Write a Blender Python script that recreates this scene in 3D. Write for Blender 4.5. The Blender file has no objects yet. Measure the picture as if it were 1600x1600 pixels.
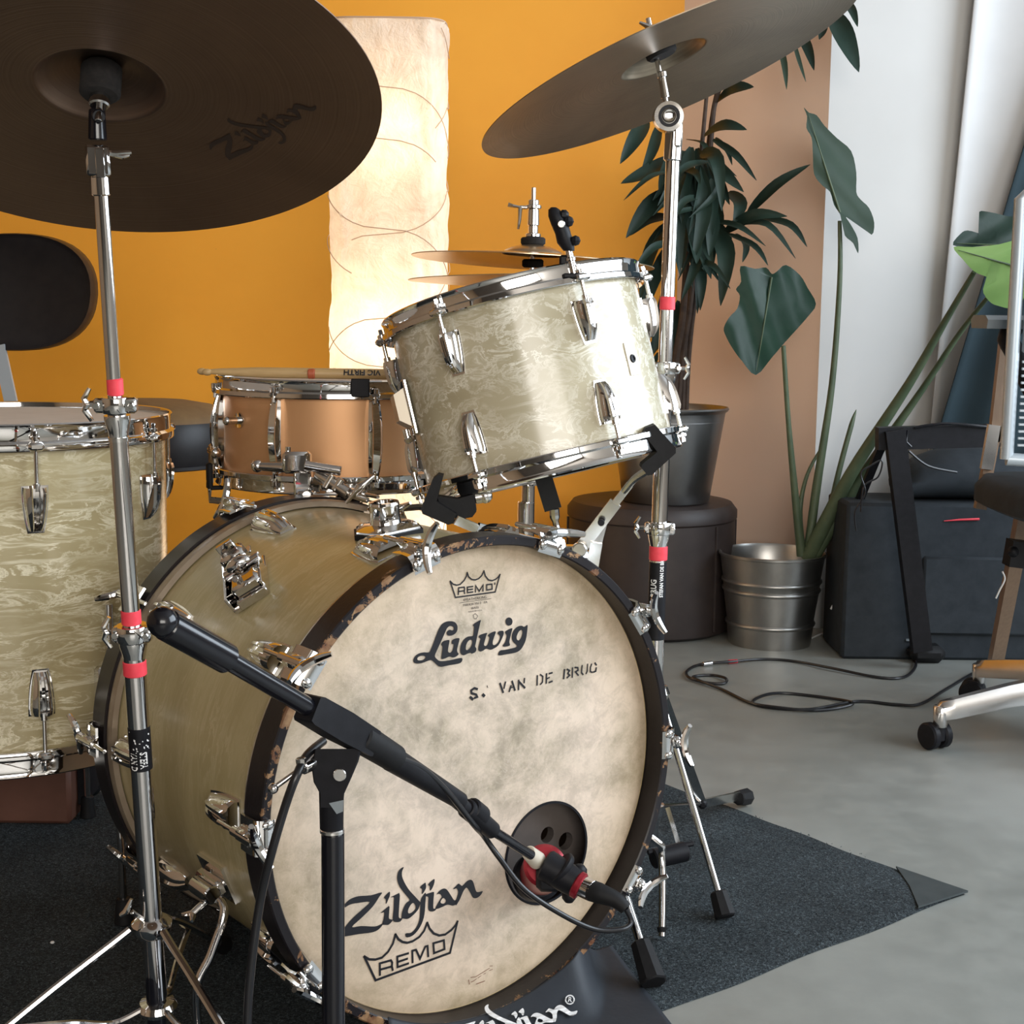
import bpy, bmesh, math, random, json
from mathutils import Vector, Matrix
from math import sin, cos, pi, radians, sqrt, atan2, hypot

sc = bpy.context.scene
C = sc.collection
V = Vector

# ------------------------------------------------------------------ camera
CAM_H, PITCH, ROLL, FPX = .827, .135, .012, 2300.0
cd = bpy.data.cameras.new('camera'); cam = bpy.data.objects.new('camera', cd); C.objects.link(cam)
cd.sensor_width = 36; cd.sensor_fit = 'HORIZONTAL'; cd.lens = FPX/1600*36; cd.clip_start = .02
fw = V((0, cos(PITCH), -sin(PITCH))); rt = V((1, 0, 0)); up = rt.cross(fw)
cr = rt*cos(ROLL)+up*sin(ROLL); cu = up*cos(ROLL)-rt*sin(ROLL)
cam.matrix_world = Matrix(((cr.x, cu.x, -fw.x, 0), (cr.y, cu.y, -fw.y, 0), (cr.z, cu.z, -fw.z, CAM_H), (0, 0, 0, 1)))
sc.camera = cam
cd.dof.use_dof = False
EYE = V((0, 0, CAM_H))
def ray(x, y): return fw*FPX+cr*(x-800)-cu*(y-800)
def P(x, y, Y):                       # a point of the room at distance Y into it
    d = ray(x, y); return EYE+d*(Y/d.y)
def F(x, y, z=0.0):                   # a point on the floor (or at height z)
    d = ray(x, y); return EYE+d*((z-CAM_H)/d.z)

# ------------------------------------------------------------------ light and exposure
vs = sc.view_settings
vs.view_transform = 'Standard'; vs.look = 'None'; vs.gamma = 1; vs.use_curve_mapping = False
vs.exposure = 0.02
w = bpy.data.worlds.new('world'); sc.world = w; w.use_nodes = True
w.node_tree.nodes['Background'].inputs[0].default_value = (.62, .72, .85, 1)
w.node_tree.nodes['Background'].inputs[1].default_value = .25
def area(name, loc, rot, sx, sy, power, col):
    l = bpy.data.lights.new(name, 'AREA'); l.shape = 'RECTANGLE'; l.size = sx; l.size_y = sy
    l.energy = power; l.color = col
    o = bpy.data.objects.new(name, l); C.objects.link(o); o.location = loc; o.rotation_euler = rot
    return o
# daylight entering by the window in the right wall; behind the camera, an added frontal fill
area('window_daylight', (2.62, 1.70, 1.66), (0, radians(90), 0), 1.85, 3.0, 140, (.80, .90, 1.0))
area('rear_fill_light', (1.0, -3.45, 1.75), (radians(90), 0, 0), 3.0, 1.7, 150, (1.0, .95, .88))
def bulb(loc, power, r=.04):
    l = bpy.data.lights.new('lamp_bulb', 'POINT'); l.energy = power; l.color = (1, .76, .5); l.shadow_soft_size = r
    o = bpy.data.objects.new('lamp_bulb', l); C.objects.link(o); o.location = loc; return o

# ------------------------------------------------------------------ materials
MATS = {}
def mat(name, col, rough=.5, metal=0.0, spec=.5, **k):
    m = bpy.data.materials.new(name); m.use_nodes = True; MATS[name] = m
    b = m.node_tree.nodes['Principled BSDF']
    b.inputs['Base Color'].default_value = (*col, 1); b.inputs['Roughness'].default_value = rough
    b.inputs['Metallic'].default_value = metal; b.inputs['Specular IOR Level'].default_value = spec
    for a, v in k.items():
        n = a.replace('_', ' ')
        b.inputs[n].default_value = v
    return m
def N(m, t, **k):
    n = m.node_tree.nodes.new(t)
    for a, v in k.items(): setattr(n, a, v)
    return n
def LK(m, a, b): m.node_tree.links.new(a, b)
def bsdf(m): return m.node_tree.nodes['Principled BSDF']
def ramp(m, stops, fac=None, interp='LINEAR'):
    n = N(m, 'ShaderNodeValToRGB'); e = n.color_ramp.elements; n.color_ramp.interpolation = interp
    while len(e) < len(stops): e.new(.5)
    for x, (p, c) in zip(e, stops): x.position = p; x.color = (*c, 1) if len(c) == 3 else c
    if fac is not None: LK(m, fac, n.inputs[0])
    return n
def coords(m, kind='Object', scale=(1, 1, 1), rot=(0, 0, 0)):
    t = N(m, 'ShaderNodeTexCoord'); mp = N(m, 'ShaderNodeMapping')
    mp.inputs['Scale'].default_value = scale; mp.inputs['Rotation'].default_value = rot
    LK(m, t.outputs[kind], mp.inputs[0]); return mp.outputs[0]
def noise(m, vec, scale, detail=3, rough=.5, dist=0.0):
    n = N(m, 'ShaderNodeTexNoise'); n.inputs['Scale'].default_value = scale; n.inputs['Detail'].default_value = detail
    n.inputs['Roughness'].default_value = rough; n.inputs['Distortion'].default_value = dist
    LK(m, vec, n.inputs['Vector']); return n.outputs['Fac']
def mixc(m, fac, a, b, mode='MIX'):
    n = N(m, 'ShaderNodeMix', data_type='RGBA', blend_type=mode)
    for s, v in ((0, fac), (6, a), (7, b)):
        if isinstance(v, (int, float)): n.inputs[s].default_value = v
        elif isinstance(v, tuple): n.inputs[s].default_value = (*v, 1)
        else: LK(m, v, n.inputs[s])
    return n.outputs[2]
def bump(m, h, strength=.3, dist=.001):
    n = N(m, 'ShaderNodeBump'); n.inputs['Strength'].default_value = strength; n.inputs['Distance'].default_value = dist
    LK(m, h, n.inputs['Height']); LK(m, n.outputs[0], bsdf(m).inputs['Normal']); return n
def math_(m, op, a, b=None):
    n = N(m, 'ShaderNodeMath', operation=op)
    for s, v in ((0, a), (1, b)):
        if v is None: continue
        if isinstance(v, (int, float)): n.inputs[s].default_value = v
        else: LK(m, v, n.inputs[s])
    return n.outputs[0]

def noisy(name, c1, c2, scale, rough, metal=0.0, bs=0.0, bd=.001, detail=4, kind='Object', sc3=(1, 1, 1), **k):
    m = mat(name, c1, rough, metal, **k); v = coords(m, kind, sc3)
    f = noise(m, v, scale, detail, .6)
    r = ramp(m, [(.3, c1), (.7, c2)], f); LK(m, r.outputs[0], bsdf(m).inputs['Base Color'])
    if bs: bump(m, f, bs, bd)
    return m

chrome = mat('chrome', (.70, .69, .68), .05, 1.0)
f_ = noise(chrome, coords(chrome), 26, 3); rr_ = ramp(chrome, [(.40, (.03,)*3), (.80, (.12,)*3)], f_); LK(chrome, rr_.outputs[0], bsdf(chrome).inputs['Roughness'])
bump(chrome, f_, .05, .002)
dull = noisy('worn_chrome', (.62, .60, .57), (.74, .72, .69), 30, .22, 1.0, .1, .001)
steel = mat('steel_tube', (.62, .60, .59), .09, 1.0)
black = noisy('black_plastic', (.006, .006, .008), (.011, .011, .014), 60, .5, spec=.22)
rubber = noisy('black_rubber', (.006, .006, .007), (.011, .011, .012), 80, .62, 0, .2, .0005, spec=.25)
blackpaint = mat('black_painted_steel', (.006, .006, .009), .17, 0, .5)
redtape = noisy('red_tape', (.78, .045, .07), (.88, .07, .10), 90, .5)
whitepaint = mat('white_print', (.80, .80, .80), .6)
ink = mat('black_print', (.012, .012, .016), .35)
redink = mat('brown_print', (.16, .06, .035), .5)
darkink = mat('faded_print', (.020, .010, .008), .5)
felt = noisy('black_felt', (.008, .007, .007), (.018, .015, .014), 200, .95, 0, .4, .001)
leather = noisy('black_leather', (.009, .007, .008), (.015, .012, .012), 45, .42, 0, .15, .001, spec=.35)
seatbrown = noisy('brown_seat_with_reflection', (.16, .09, .036), (.21, .125, .05), 25, .75, 0, .1, .001)  # brown seat top; its olive reflection is put into the colour
grey_foam = noisy('charcoal_foam', (.085, .070, .062), (.10, .083, .075), 40, .9)
interior = mat('raw_wood_inside', (.10, .06, .035), .8)
wood = noisy('drumstick_wood', (.46, .30, .13), (.56, .38, .18), 20, .45, sc3=(1, 12, 12))
# pearl wrap: pale streaks running round the shell (u = arc length, v = along the axis)
def pearl(name, base, mid, light, seed=0.0, su=9, sv=52, gloss=.22, amt=.8):
    m = mat(name, base, gloss, 0, .5); b = bsdf(m); b.inputs['Coat Weight'].default_value = .32; b.inputs['Coat Roughness'].default_value = .13
    t = N(m, 'ShaderNodeTexCoord')
    def mp_(k, kv, rz):
        q = N(m, 'ShaderNodeMapping'); q.inputs['Location'].default_value = (seed*k, seed, 0); q.inputs['Rotation'].default_value = (0, 0, rz)
        q.inputs['Scale'].default_value = (su*k, sv*kv, 1); LK(m, t.outputs['UV'], q.inputs[0]); return q.outputs[0]
    n0 = noise(m, mp_(.35, .30, 0), 1.0, 3, .5, .6)
    n1 = noise(m, mp_(1, 1, .03), 1.0, 5, .62, 1.1)
    n2 = noise(m, mp_(1.5, .9, .06), 1.0, 5, .70, .9)
    a = ramp(m, [(.30, base), (.72, mid)], n0)
    r1 = ramp(m, [(.54, (0,)*3), (.66, (1,)*3)], n1)
    r2 = ramp(m, [(.47, (0,)*3), (.515, (.9,)*3), (.56, (.2,)*3), (.64, (0,)*3)], n2)
    gate = ramp(m, [(.40, (.25,)*3), (.62, (1,)*3)], noise(m, mp_(.8, .35, .5), 1.0, 3, .5, .4))
    f = math_(m, 'MULTIPLY', math_(m, 'MAXIMUM', math_(m, 'MULTIPLY', r1.outputs[0], .65), r2.outputs[0]), gate.outputs[0])
    LK(m, mixc(m, math_(m, 'MULTIPLY', f, amt), a.outputs[0], light), b.inputs['Base Color'])
    return m
pearl_tom = pearl('white_pearl_wrap', (.40, .35, .23), (.52, .465, .335), (.88, .85, .74), 3.1, 16, 42, .22, .85)
pearl_floor = pearl('white_pearl_wrap_aged', (.34, .275, .14), (.45, .38, .22), (.90, .84, .64), 7.7, 8, 46, .22, .85)
pearl_bass = pearl('olive_pearl_wrap', (.375, .305, .15), (.435, .36, .19), (.70, .62, .42), 1.3, 9, 62, .28, .38)
# snare shell: satin copper-gold metal
snareskin = noisy('satin_gold_shell', (.62, .33, .155), (.68, .37, .18), 6, .42, .5)
# mottled fibre drum head
headm = mat('mottled_fibre_head', (.7, .6, .48), .55)
v_ = coords(headm)
n1 = noise(headm, v_, 9, 8, .68, .15); n2 = noise(headm, v_, 30, 7, .78, .5); n3 = noise(headm, v_, 46, 3, .6, 1.2)
a1 = ramp(headm, [(.36, (.36, .305, .225)), (.48, (.57, .475, .375)), (.62, (.70, .575, .465))], n1)
a2 = ramp(headm, [(.40, (.74,)*3), (.56, (1.04,)*3)], n2)
c1 = mixc(headm, .75, a1.outputs[0], a2.outputs[0], 'MULTIPLY')
r3 = ramp(headm, [(.485, (0,)*3), (.50, (1,)*3), (.515, (0,)*3)], n3)
c2 = mixc(headm, math_(headm, 'MULTIPLY', r3.outputs[0], .22), c1, (.76, .67, .56))
# handling has yellowed the head towards its rim
tc = N(headm, 'ShaderNodeTexCoord'); vl = N(headm, 'ShaderNodeVectorMath', operation='LENGTH'); LK(headm, tc.outputs['Object'], vl.inputs[0])
r4 = ramp(headm, [(.190, (0,)*3), (.30, (1,)*3)], vl.outputs['Value'])
c3 = mixc(headm, math_(headm, 'MULTIPLY', r4.outputs[0], .75), c2, mixc(headm, .65, c2, (.50, .34, .15)))
LK(headm, c3, bsdf(headm).inputs['Base Color'])
coated = noisy('coated_white_head', (.60, .55, .49), (.66, .61, .55), 20, .6)
# black lacquered hoop, chipped to the wood along its front edge (object y = axis of the drum)
hoopm = mat('chipped_black_lacquer', (.012, .010, .012), .25, spec=.35)
def hoop_mat(m, y0, y1):
    v = coords(m); n = noise(m, v, 34, 6, .7, .5); n_ = noise(m, v, 9, 3, .5)
    t = N(m, 'ShaderNodeTexCoord'); s = N(m, 'ShaderNodeSeparateXYZ'); LK(m, t.outputs['Object'], s.inputs[0])
    mr = N(m, 'ShaderNodeMapRange'); mr.inputs[1].default_value = y0; mr.inputs[2].default_value = y1; LK(m, s.outputs[1], mr.inputs[0])
    e = math_(m, 'SUBTRACT', math_(m, 'ADD', n, math_(m, 'MULTIPLY', n_, .45)), math_(m, 'MULTIPLY', mr.outputs[0], .50))
    mx_ = N(m, 'ShaderNodeMapRange'); mx_.inputs[1].default_value = .02; mx_.inputs[2].default_value = .20; mx_.inputs[4].default_value = .075; LK(m, s.outputs[0], mx_.inputs[0]); e = math_(m, 'SUBTRACT', e, mx_.outputs[0])
    f = ramp(m, [(.675, (0,)*3), (.69, (1,)*3)], e)
    w2 = ramp(m, [(.35, (.11, .04, .018)), (.65, (.33, .20, .10))], noise(m, v, 60, 3))
    LK(m, mixc(m, f.outputs[0], (.011, .009, .011), w2.outputs[0]), bsdf(m).inputs['Base Color'])
    rg = ramp(m, [(.3, (.36,)*3), (.8, (.65,)*3)], f.outputs[0]); LK(m, rg.outputs[0], bsdf(m).inputs['Roughness'])
    bump(m, e, .25, .002)
hoop_mat(hoopm, -.004, .03)
hoopback = mat('black_lacquer', (.014, .011, .012), .28)
inlay = noisy('tan_hoop_inlay', (.26, .20, .14), (.36, .29, .22), 12, .3, .3)
ringm = mat('aluminium_ring', (.50, .48, .45), .28, 1.0)
# bronze cymbals: lathe rings and a hammered look
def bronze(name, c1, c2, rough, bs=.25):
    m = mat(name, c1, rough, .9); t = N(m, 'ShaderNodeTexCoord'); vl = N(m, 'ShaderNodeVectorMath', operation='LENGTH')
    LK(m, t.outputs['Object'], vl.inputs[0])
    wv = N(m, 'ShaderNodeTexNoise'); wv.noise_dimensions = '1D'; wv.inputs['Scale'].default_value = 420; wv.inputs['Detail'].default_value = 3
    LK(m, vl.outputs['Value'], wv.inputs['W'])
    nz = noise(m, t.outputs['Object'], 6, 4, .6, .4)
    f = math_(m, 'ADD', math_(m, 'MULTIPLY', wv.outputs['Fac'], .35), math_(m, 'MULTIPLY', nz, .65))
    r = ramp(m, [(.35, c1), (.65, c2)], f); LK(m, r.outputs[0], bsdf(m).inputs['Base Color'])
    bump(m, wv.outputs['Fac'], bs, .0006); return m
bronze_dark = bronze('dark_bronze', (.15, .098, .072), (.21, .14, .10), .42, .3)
bronze_ride = bronze('weathered_bronze', (.27, .215, .155), (.42, .34, .245), .34)
bronze_hat = bronze('hat_bronze', (.46, .34, .22), (.58, .44, .29), .28)
# room
orange = mat('orange_wall_paint', (.88, .37, .022), .62)
v_ = coords(orange); n_ = noise(orange, v_, 1.6, 5, .6); r_ = ramp(orange, [(.35, (.88, .365, .022)), (.7, (.93, .41, .030))], n_)
sp = noise(orange, v_, 17, 3, .55); r5 = ramp(orange, [(.735, (0,)*3), (.76, (1,)*3)], sp)
LK(orange, mixc(orange, math_(orange, 'MULTIPLY', r5.outputs[0], .25), r_.outputs[0], (.45, .20, .05)), bsdf(orange).inputs['Base Color'])
bump(orange, noise(orange, v_, 90, 3), .06, .001)
bounce_tint = noisy('white_wall_with_bounce', (.90, .70, .57), (.93, .74, .61), 2, .7)  # white wall, with the orange bounce light put into its colour
white_wall = noisy('off_white_wall_paint', (.57, .565, .55), (.61, .605, .59), 2.5, .75, 0, .05, .001)
umber = noisy('umber_wall_paint', (.30, .20, .12), (.34, .23, .14), 2, .7)
dark_wall = noisy('dark_warm_wall_paint', (.13, .115, .10), (.16, .14, .12), 2, .8)
ceilm = noisy('ceiling_paint', (.34, .32, .30), (.38, .36, .34), 3, .8)
floorm = mat('polished_concrete', (.3, .3, .28), .38)
v_ = coords(floorm); n1 = noise(floorm, v_, 1.3, 6, .6, .4); n2 = noise(floorm, v_, 14, 5, .65)
a1 = ramp(floorm, [(.3, (.222, .230, .210)), (.7, (.305, .315, .296))], n1); a2 = ramp(floorm, [(.35, (.90,)*3), (.65, (1.05,)*3)], n2)
LK(floorm, mixc(floorm, 1.0, a1.outputs[0], a2.outputs[0], 'MULTIPLY'), bsdf(floorm).inputs['Base Color'])
rg = ramp(floorm, [(.3, (.30,)*3), (.7, (.46,)*3)], n2); LK(floorm, rg.outputs[0], bsdf(floorm).inputs['Roughness']); bump(floorm, n2, .05, .002)
rugm = mat('charcoal_rug_pile', (.03, .035, .045), .95, 0, .2)
v_ = coords(rugm); n1 = noise(rugm, v_, 330, 3, .7, 1.2); n2 = noise(rugm, v_, 7, 4, .6)
a1 = ramp(rugm, [(.34, (.008, .011, .013)), (.52, (.033, .042, .048)), (.70, (.14, .17, .185))], n1); a2 = ramp(rugm, [(.3, (.75,)*3), (.7, (1.2,)*3)], n2)
LK(rugm, mixc(rugm, 1.0, a1.outputs[0], a2.outputs[0], 'MULTIPLY'), bsdf(rugm).inputs['Base Color']); bump(rugm, n1, .8, .003)
rugback = noisy('rubber_rug_backing', (.035, .045, .048), (.05, .06, .062), 40, .5)
cloth_navy = noisy('navy_nylon', (.012, .016, .023), (.017, .022, .030), 14, .6, 0, .25, .006)
teal = noisy('dark_teal_curtain', (.012, .026, .034), (.018, .036, .046), 5, .9)
sheer = noisy('off_white_curtain', (.60, .60, .60), (.66, .66, .66), 4, .85)
paper = mat('rice_paper', (.93, .86, .76), .8)
def paper_mat(m):
    nt = m.node_tree; b = bsdf(m); v = coords(m); n = noise(m, v, 9, 6, .62, 1.8); nn = noise(m, v, 30, 3, .6, 3)
    r = ramp(m, [(.3, (.80, .70, .60)), (.55, (.92, .85, .76)), (.75, (.96, .91, .84))], n); LK(m, r.outputs[0], b.inputs['Base Color'])
    bump(m, math_(m, 'ADD', n, math_(m, 'MULTIPLY', nn, .4)), .9, .012)
    tr = N(m, 'ShaderNodeBsdfTranslucent'); LK(m, r.outputs[0], tr.inputs[0])
    mx = N(m, 'ShaderNodeMixShader'); mx.inputs[0].default_value = .55
    LK(m, b.outputs[0], mx.inputs[1]); LK(m, tr.outputs[0], mx.inputs[2]); LK(m, mx.outputs[0], nt.nodes['Material Output'].inputs[0])
paper_mat(paper)
wirem = mat('lamp_wire', (.60, .40, .27), .6)
galv = noisy('galvanised_steel', (.36, .35, .33), (.45, .44, .42), 14, .34, 1.0)
galv2 = noisy('dark_zinc', (.26, .26, .26), (.32, .32, .32), 12, .36, 1.0)
soil = noisy('potting_soil', (.02, .014, .01), (.05, .035, .025), 60, 1.0, 0, .8, .01)
pouf = noisy('dark_brown_leather', (.024, .017, .016), (.036, .026, .024), 20, .5, 0, .12, .002)
def leafmat(name, c1, c2, tr=.0, rough=.35):
    m = noisy(name, c1, c2, 9, rough, 0, .2, .002, spec=.28)
    if tr:
        nt = m.node_tree; t = N(m, 'ShaderNodeBsdfTranslucent'); t.inputs[0].default_value = (.22, .50, .10, 1)
        mx = N(m, 'ShaderNodeMixShader'); mx.inputs[0].default_value = tr
        LK(m, bsdf(m).outputs[0], mx.inputs[1]); LK(m, t.outputs[0], mx.inputs[2]); LK(m, mx.outputs[0], nt.nodes['Material Output'].inputs[0])
    return m
leaf_dark = leafmat('dark_green_leaf', (.009, .022, .016), (.016, .035, .025), 0, .5)
leaf_big = leafmat('big_green_leaf', (.008, .027, .016), (.014, .040, .024), .0, .33)
leaf_pale = leafmat('grey_green_leaf', (.022, .040, .028), (.032, .054, .038), .04, .6)
leaf_lit = leafmat('backlit_leaf_tint', (.30, .50, .16), (.40, .60, .22), .35, .5)  # light shining through this part of the leaf is put into its green
stemm = noisy('green_stem', (.055, .085, .045), (.10, .13, .07), 14, .5)
bark = noisy('cane_bark', (.035, .022, .016), (.07, .045, .032), 40, .85, 0, .4, .002)
darkbag = noisy('black_fabric', (.012, .017, .022), (.022, .028, .035), 30, .85, 0, .2, .002)
beech = noisy('beech_wood', (.24, .155, .10), (.30, .20, .13), 18, .4, sc3=(8, 8, 1))
alu = noisy('polished_aluminium', (.62, .60, .58), (.72, .70, .68), 10, .25, 1.0)
greyplastic = noisy('grey_plastic', (.20, .23, .25), (.24, .27, .29), 20, .4)
meshgrey = mat('silver_slats', (.45, .50, .54), .35, .3)
redmetal = mat('red_anodised_metal', (.30, .018, .03), .30, .5)
beigemetal = mat('beige_satin_metal', (.40, .35, .28), .35, .6)
creammat = mat('cream_plastic', (.62, .56, .46), .4)
cablem = mat('black_cable', (.010, .010, .012), .32)
whitecable = mat('white_cable', (.7, .7, .68), .4)
bagred = noisy('reddish_wood_panel', (.10, .04, .025), (.14, .06, .04), 12, .6)

# ------------------------------------------------------------------ mesh building
def frame(o, x=None, y=None, z=None):
    """matrix with origin o; give two axes, the third is derived"""
    if x is None: x = V(y).cross(V(z))
    elif y is None: y = V(z).cross(V(x))
    else: z = V(x).cross(V(y))
    x = V(x).normalized(); y = V(y).normalized(); z = V(z).normalized(); o = V(o)
    return Matrix(((x.x, y.x, z.x, o.x), (x.y, y.y, z.y, o.y), (x.z, y.z, z.z, o.z), (0, 0, 0, 1)))
def along(o, d, hint=(0, 0, 1)):
    """frame whose z axis points along d"""
    z = V(d).normalized(); h = V(hint)
    if abs(z.dot(h)) > .97: h = V((1, 0, 0))
    x = h.cross(z).normalized(); return frame(o, x=x, y=z.cross(x))
class MB:
    def __init__(s, M=None): s.v = []; s.f = []; s.uv = {}; s.M = M or Matrix()
    def add(s, vs_, fs, M=None, uv=None):
        T = s.M @ M if M is not None else s.M
        b = len(s.v); s.v += [T @ V(p) for p in vs_]
        for k, f in enumerate(fs):
            if uv: s.uv[len(s.f)] = uv[k]
            s.f.append([b+i for i in f])
        return s
    def box(s, c, d, M=None, ch=.12):
        x, y, z = [k/2 for k in d]; e = min(x, y, z)*ch*2
        vs_ = []; 
        for sx in (-1, 1):
            for sy in (-1, 1):
                for sz in (-1, 1):
                    vs_ += [(c[0]+sx*x, c[1]+sy*(y-e), c[2]+sz*(z-e)), (c[0]+sx*(x-e), c[1]+sy*y, c[2]+sz*(z-e)), (c[0]+sx*(x-e), c[1]+sy*(y-e), c[2]+sz*z)]
        def q(a, b, c_): return (a*4+b*2+c_)*3
        fs = []
        for k in (0, 1):
            fs.append([q(k, 0, 0), q(k, 1, 0), q(k, 1, 1), q(k, 0, 1)]); fs.append([q(0, k, 0)+1, q(0, k, 1)+1, q(1, k, 1)+1, q(1, k, 0)+1]); fs.append([q(0, 0, k)+2, q(1, 0, k)+2, q(1, 1, k)+2, q(0, 1, k)+2])
        for a in (0, 1):
            for b in (0, 1):
                fs.append([q(a, b, 0), q(a, b, 0)+1, q(a, b, 1)+1, q(a, b, 1)]); fs.append([q(a, 0, b), q(a, 1, b), q(a, 1, b)+2, q(a, 0, b)+2]); fs.append([q(0, a, b)+1, q(1, a, b)+1, q(1, a, b)+2, q(0, a, b)+2])
                for c_ in (0, 1): fs.append([q(a, b, c_), q(a, b, c_)+1, q(a, b, c_)+2])
        return s.add(vs_, fs, M)
    def lathe(s, prof, M=None, seg=48, a0=0.0, a1=2*pi, close=False, uvR=None):
        full = abs(a1-a0-2*pi) < 1e-6; n = seg if full else seg+1; vs_ = []; fs = []; uv = []
        for i in range(n):
            a = a0+(a1-a0)*i/seg
            for r, z in prof: vs_.append((r*cos(a), r*sin(a), z))
        m = len(prof); jj = m if close else m-1; L = [0]
        for j in range(1, m): L.append(L[-1]+hypot(prof[j][0]-prof[j-1][0], prof[j][1]-prof[j-1][1]))
        for i in range(seg):
            k = (i+1) % n
            for j in range(jj):
                j2 = (j+1) % m; fs.append([i*m+j, k*m+j, k*m+j2, i*m+j2])
                if uvR: uv.append([(i/seg*2*pi*uvR, L[j]), ((i+1)/seg*2*pi*uvR, L[j]), ((i+1)/seg*2*pi*uvR, L[j2]), (i/seg*2*pi*uvR, L[j2])])
        return s.add(vs_, fs, M, uv or None)
    def disc(s, r, z, M=None, seg=48, r0=0):
        return s.lathe([(r0, z), (r, z)], M, seg) if r0 else s.add([(r*cos(2*pi*i/seg), r*sin(2*pi*i/seg), z) for i in range(seg)], [list(range(seg))], M)
    def cyl(s, a, b, r, r2=None, seg=16):
        a = V(a); b = V(b); r2 = r if r2 is None else r2; L = (b-a).length; e = min(r, r2)*.15
        e = min(e, L*.2)
        return s.lathe([(0, 0), (r-e, 0), (r, e), (r2, L-e), (r2-e, L), (0, L)], along(a, b-a), seg)
    def tube(s, pts, r, seg=8, caps=True):
        pts = [V(p) for p in pts]; n = len(pts); rs = r if isinstance(r, (list, tuple)) else [r]*n
        t0 = (pts[1]-pts[0]).normalized(); h = V((0, 0, 1)) if abs(t0.z) < .9 else V((1, 0, 0)); x = h.cross(t0).normalized(); vs_ = []
        for i, p in enumerate(pts):
            t = (pts[min(i+1, n-1)]-pts[max(i-1, 0)]).normalized(); x = (x-t*x.dot(t)).normalized(); y = t.cross(x)
            for k in range(seg): a = 2*pi*k/seg; vs_.append(p+(x*cos(a)+y*sin(a))*rs[i])
        fs = [[i*seg+k, i*seg+(k+1) % seg, (i+1)*seg+(k+1) % seg, (i+1)*seg+k] for i in range(n-1) for k in range(seg)]
        if caps: fs += [list(range(seg))[::-1], [(n-1)*seg+k for k in range(seg)]]
        return s.add(vs_, fs)
    def ball(s, c, r, M=None, seg=12, sz=(1, 1, 1)):
        rr = seg//2; vs_ = [(c[0], c[1], c[2]-r*sz[2])]; fs = []
        for j in range(1, rr):
            p = -pi/2+pi*j/rr
            for k in range(seg): a = 2*pi*k/seg; vs_.append((c[0]+r*sz[0]*cos(p)*cos(a), c[1]+r*sz[1]*cos(p)*sin(a), c[2]+r*sz[2]*sin(p)))
        vs_.append((c[0], c[1], c[2]+r*sz[2])); e = len(vs_)-1
        for k in range(seg):
            k2 = (k+1) % seg; fs.append([0, 1+k2, 1+k]); fs.append([e, 1+(rr-2)*seg+k, 1+(rr-2)*seg+k2])
            for j in range(rr-2): fs.append([1+j*seg+k, 1+j*seg+k2, 1+(j+1)*seg+k2, 1+(j+1)*seg+k])
        return s.add(vs_, fs, M)
    def loft(s, secs, M=None, closed=True, caps=True):
        m = len(secs[0]); vs_ = [p for q in secs for p in q]; fs = []
        for i in range(len(secs)-1):
            for k in range(m if closed else m-1): fs.append([i*m+k, i*m+(k+1) % m, (i+1)*m+(k+1) % m, (i+1)*m+k])
        if caps: fs += [list(range(m))[::-1], [(len(secs)-1)*m+k for k in range(m)]]
        return s.add(vs_, fs, M)
    def prism(s, poly, z0, z1, M=None):
        n = len(poly); return s.loft([[(x, y, z0) for x, y in poly], [(x, y, z1) for x, y in poly]], M)
    def grid(s, P_, M=None, uv=False):
        r = len(P_); c = len(P_[0]); fs = [[i*c+j, i*c+j+1, (i+1)*c+j+1, (i+1)*c+j] for i in range(r-1) for j in range(c-1)]
        return s.add([p for q in P_ for p in q], fs, M)
    def build(s, name, m, parent=None, smooth=True, ang=38, fix=True):
        me = bpy.data.meshes.new(name); T = parent.matrix_world.inverted() if parent is not None else None
        root = None
        me.from_pydata([tuple(T @ p) if T is not None else tuple(p) for p in s.v], [], s.f)
        if s.uv:
            ul = me.uv_layers.new(name='UVMap'); li = 0
            for k, f in enumerate(s.f):
                u = s.uv.get(k)
                for j in range(len(f)):
                    if u: ul.data[li].uv = u[j]
                    li += 1
        bm = bmesh.new(); bm.from_mesh(me)
        if fix:
            bmesh.ops.remove_doubles(bm, verts=bm.verts, dist=1e-6); bmesh.ops.recalc_face_normals(bm, faces=bm.faces)
        bm.to_mesh(me); bm.free()
        if smooth: me.shade_smooth(); me.set_sharp_from_angle(angle=radians(ang))
        me.materials.append(m); o = bpy.data.objects.new(name, me); C.objects.link(o)
        if parent is not None: o.parent = parent
        return o
def obj(name, mb, m, parent=None, **k):
    if isinstance(parent, tuple): pass
    # sub-parts: parents that are meshes sit at the identity of their own parent
    if parent is not None and parent.type == 'MESH' and parent.parent is not None:
        root = parent.parent
        while root.parent is not None: root = root.parent
        o = mb.build(name, m, root, **k); o.parent = parent; o.matrix_parent_inverse = parent.matrix_basis.inverted(); return o
    return mb.build(name, m, parent, **k)
def thing(name, label, cat, loc, rz=0.0, group=None):
    o = bpy.data.objects.new(name, None); C.objects.link(o); o.empty_display_size = .05
    o.location = loc; o.rotation_euler = (0, 0, rz); o['label'] = label; o['category'] = cat
    o.matrix_world = Matrix.Translation(V(loc)) @ Matrix.Rotation(rz, 4, 'Z')
    if group: o['group'] = group
    return o
def centred(o):
    """put a mesh part's origin at its bounding-box centre"""
    me = o.data; n = len(me.vertices); c = V((0, 0, 0))
    for v in me.vertices: c += v.co
    c /= n; me.transform(Matrix.Translation(-c)); o.matrix_local = o.matrix_local @ Matrix.Translation(c); return o
def single(o, label, cat, group=None):
    centred(o); o['label'] = label; o['category'] = cat
    if group: o['group'] = group
    return o
def struct(o): o['kind'] = 'structure'; return o
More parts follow.
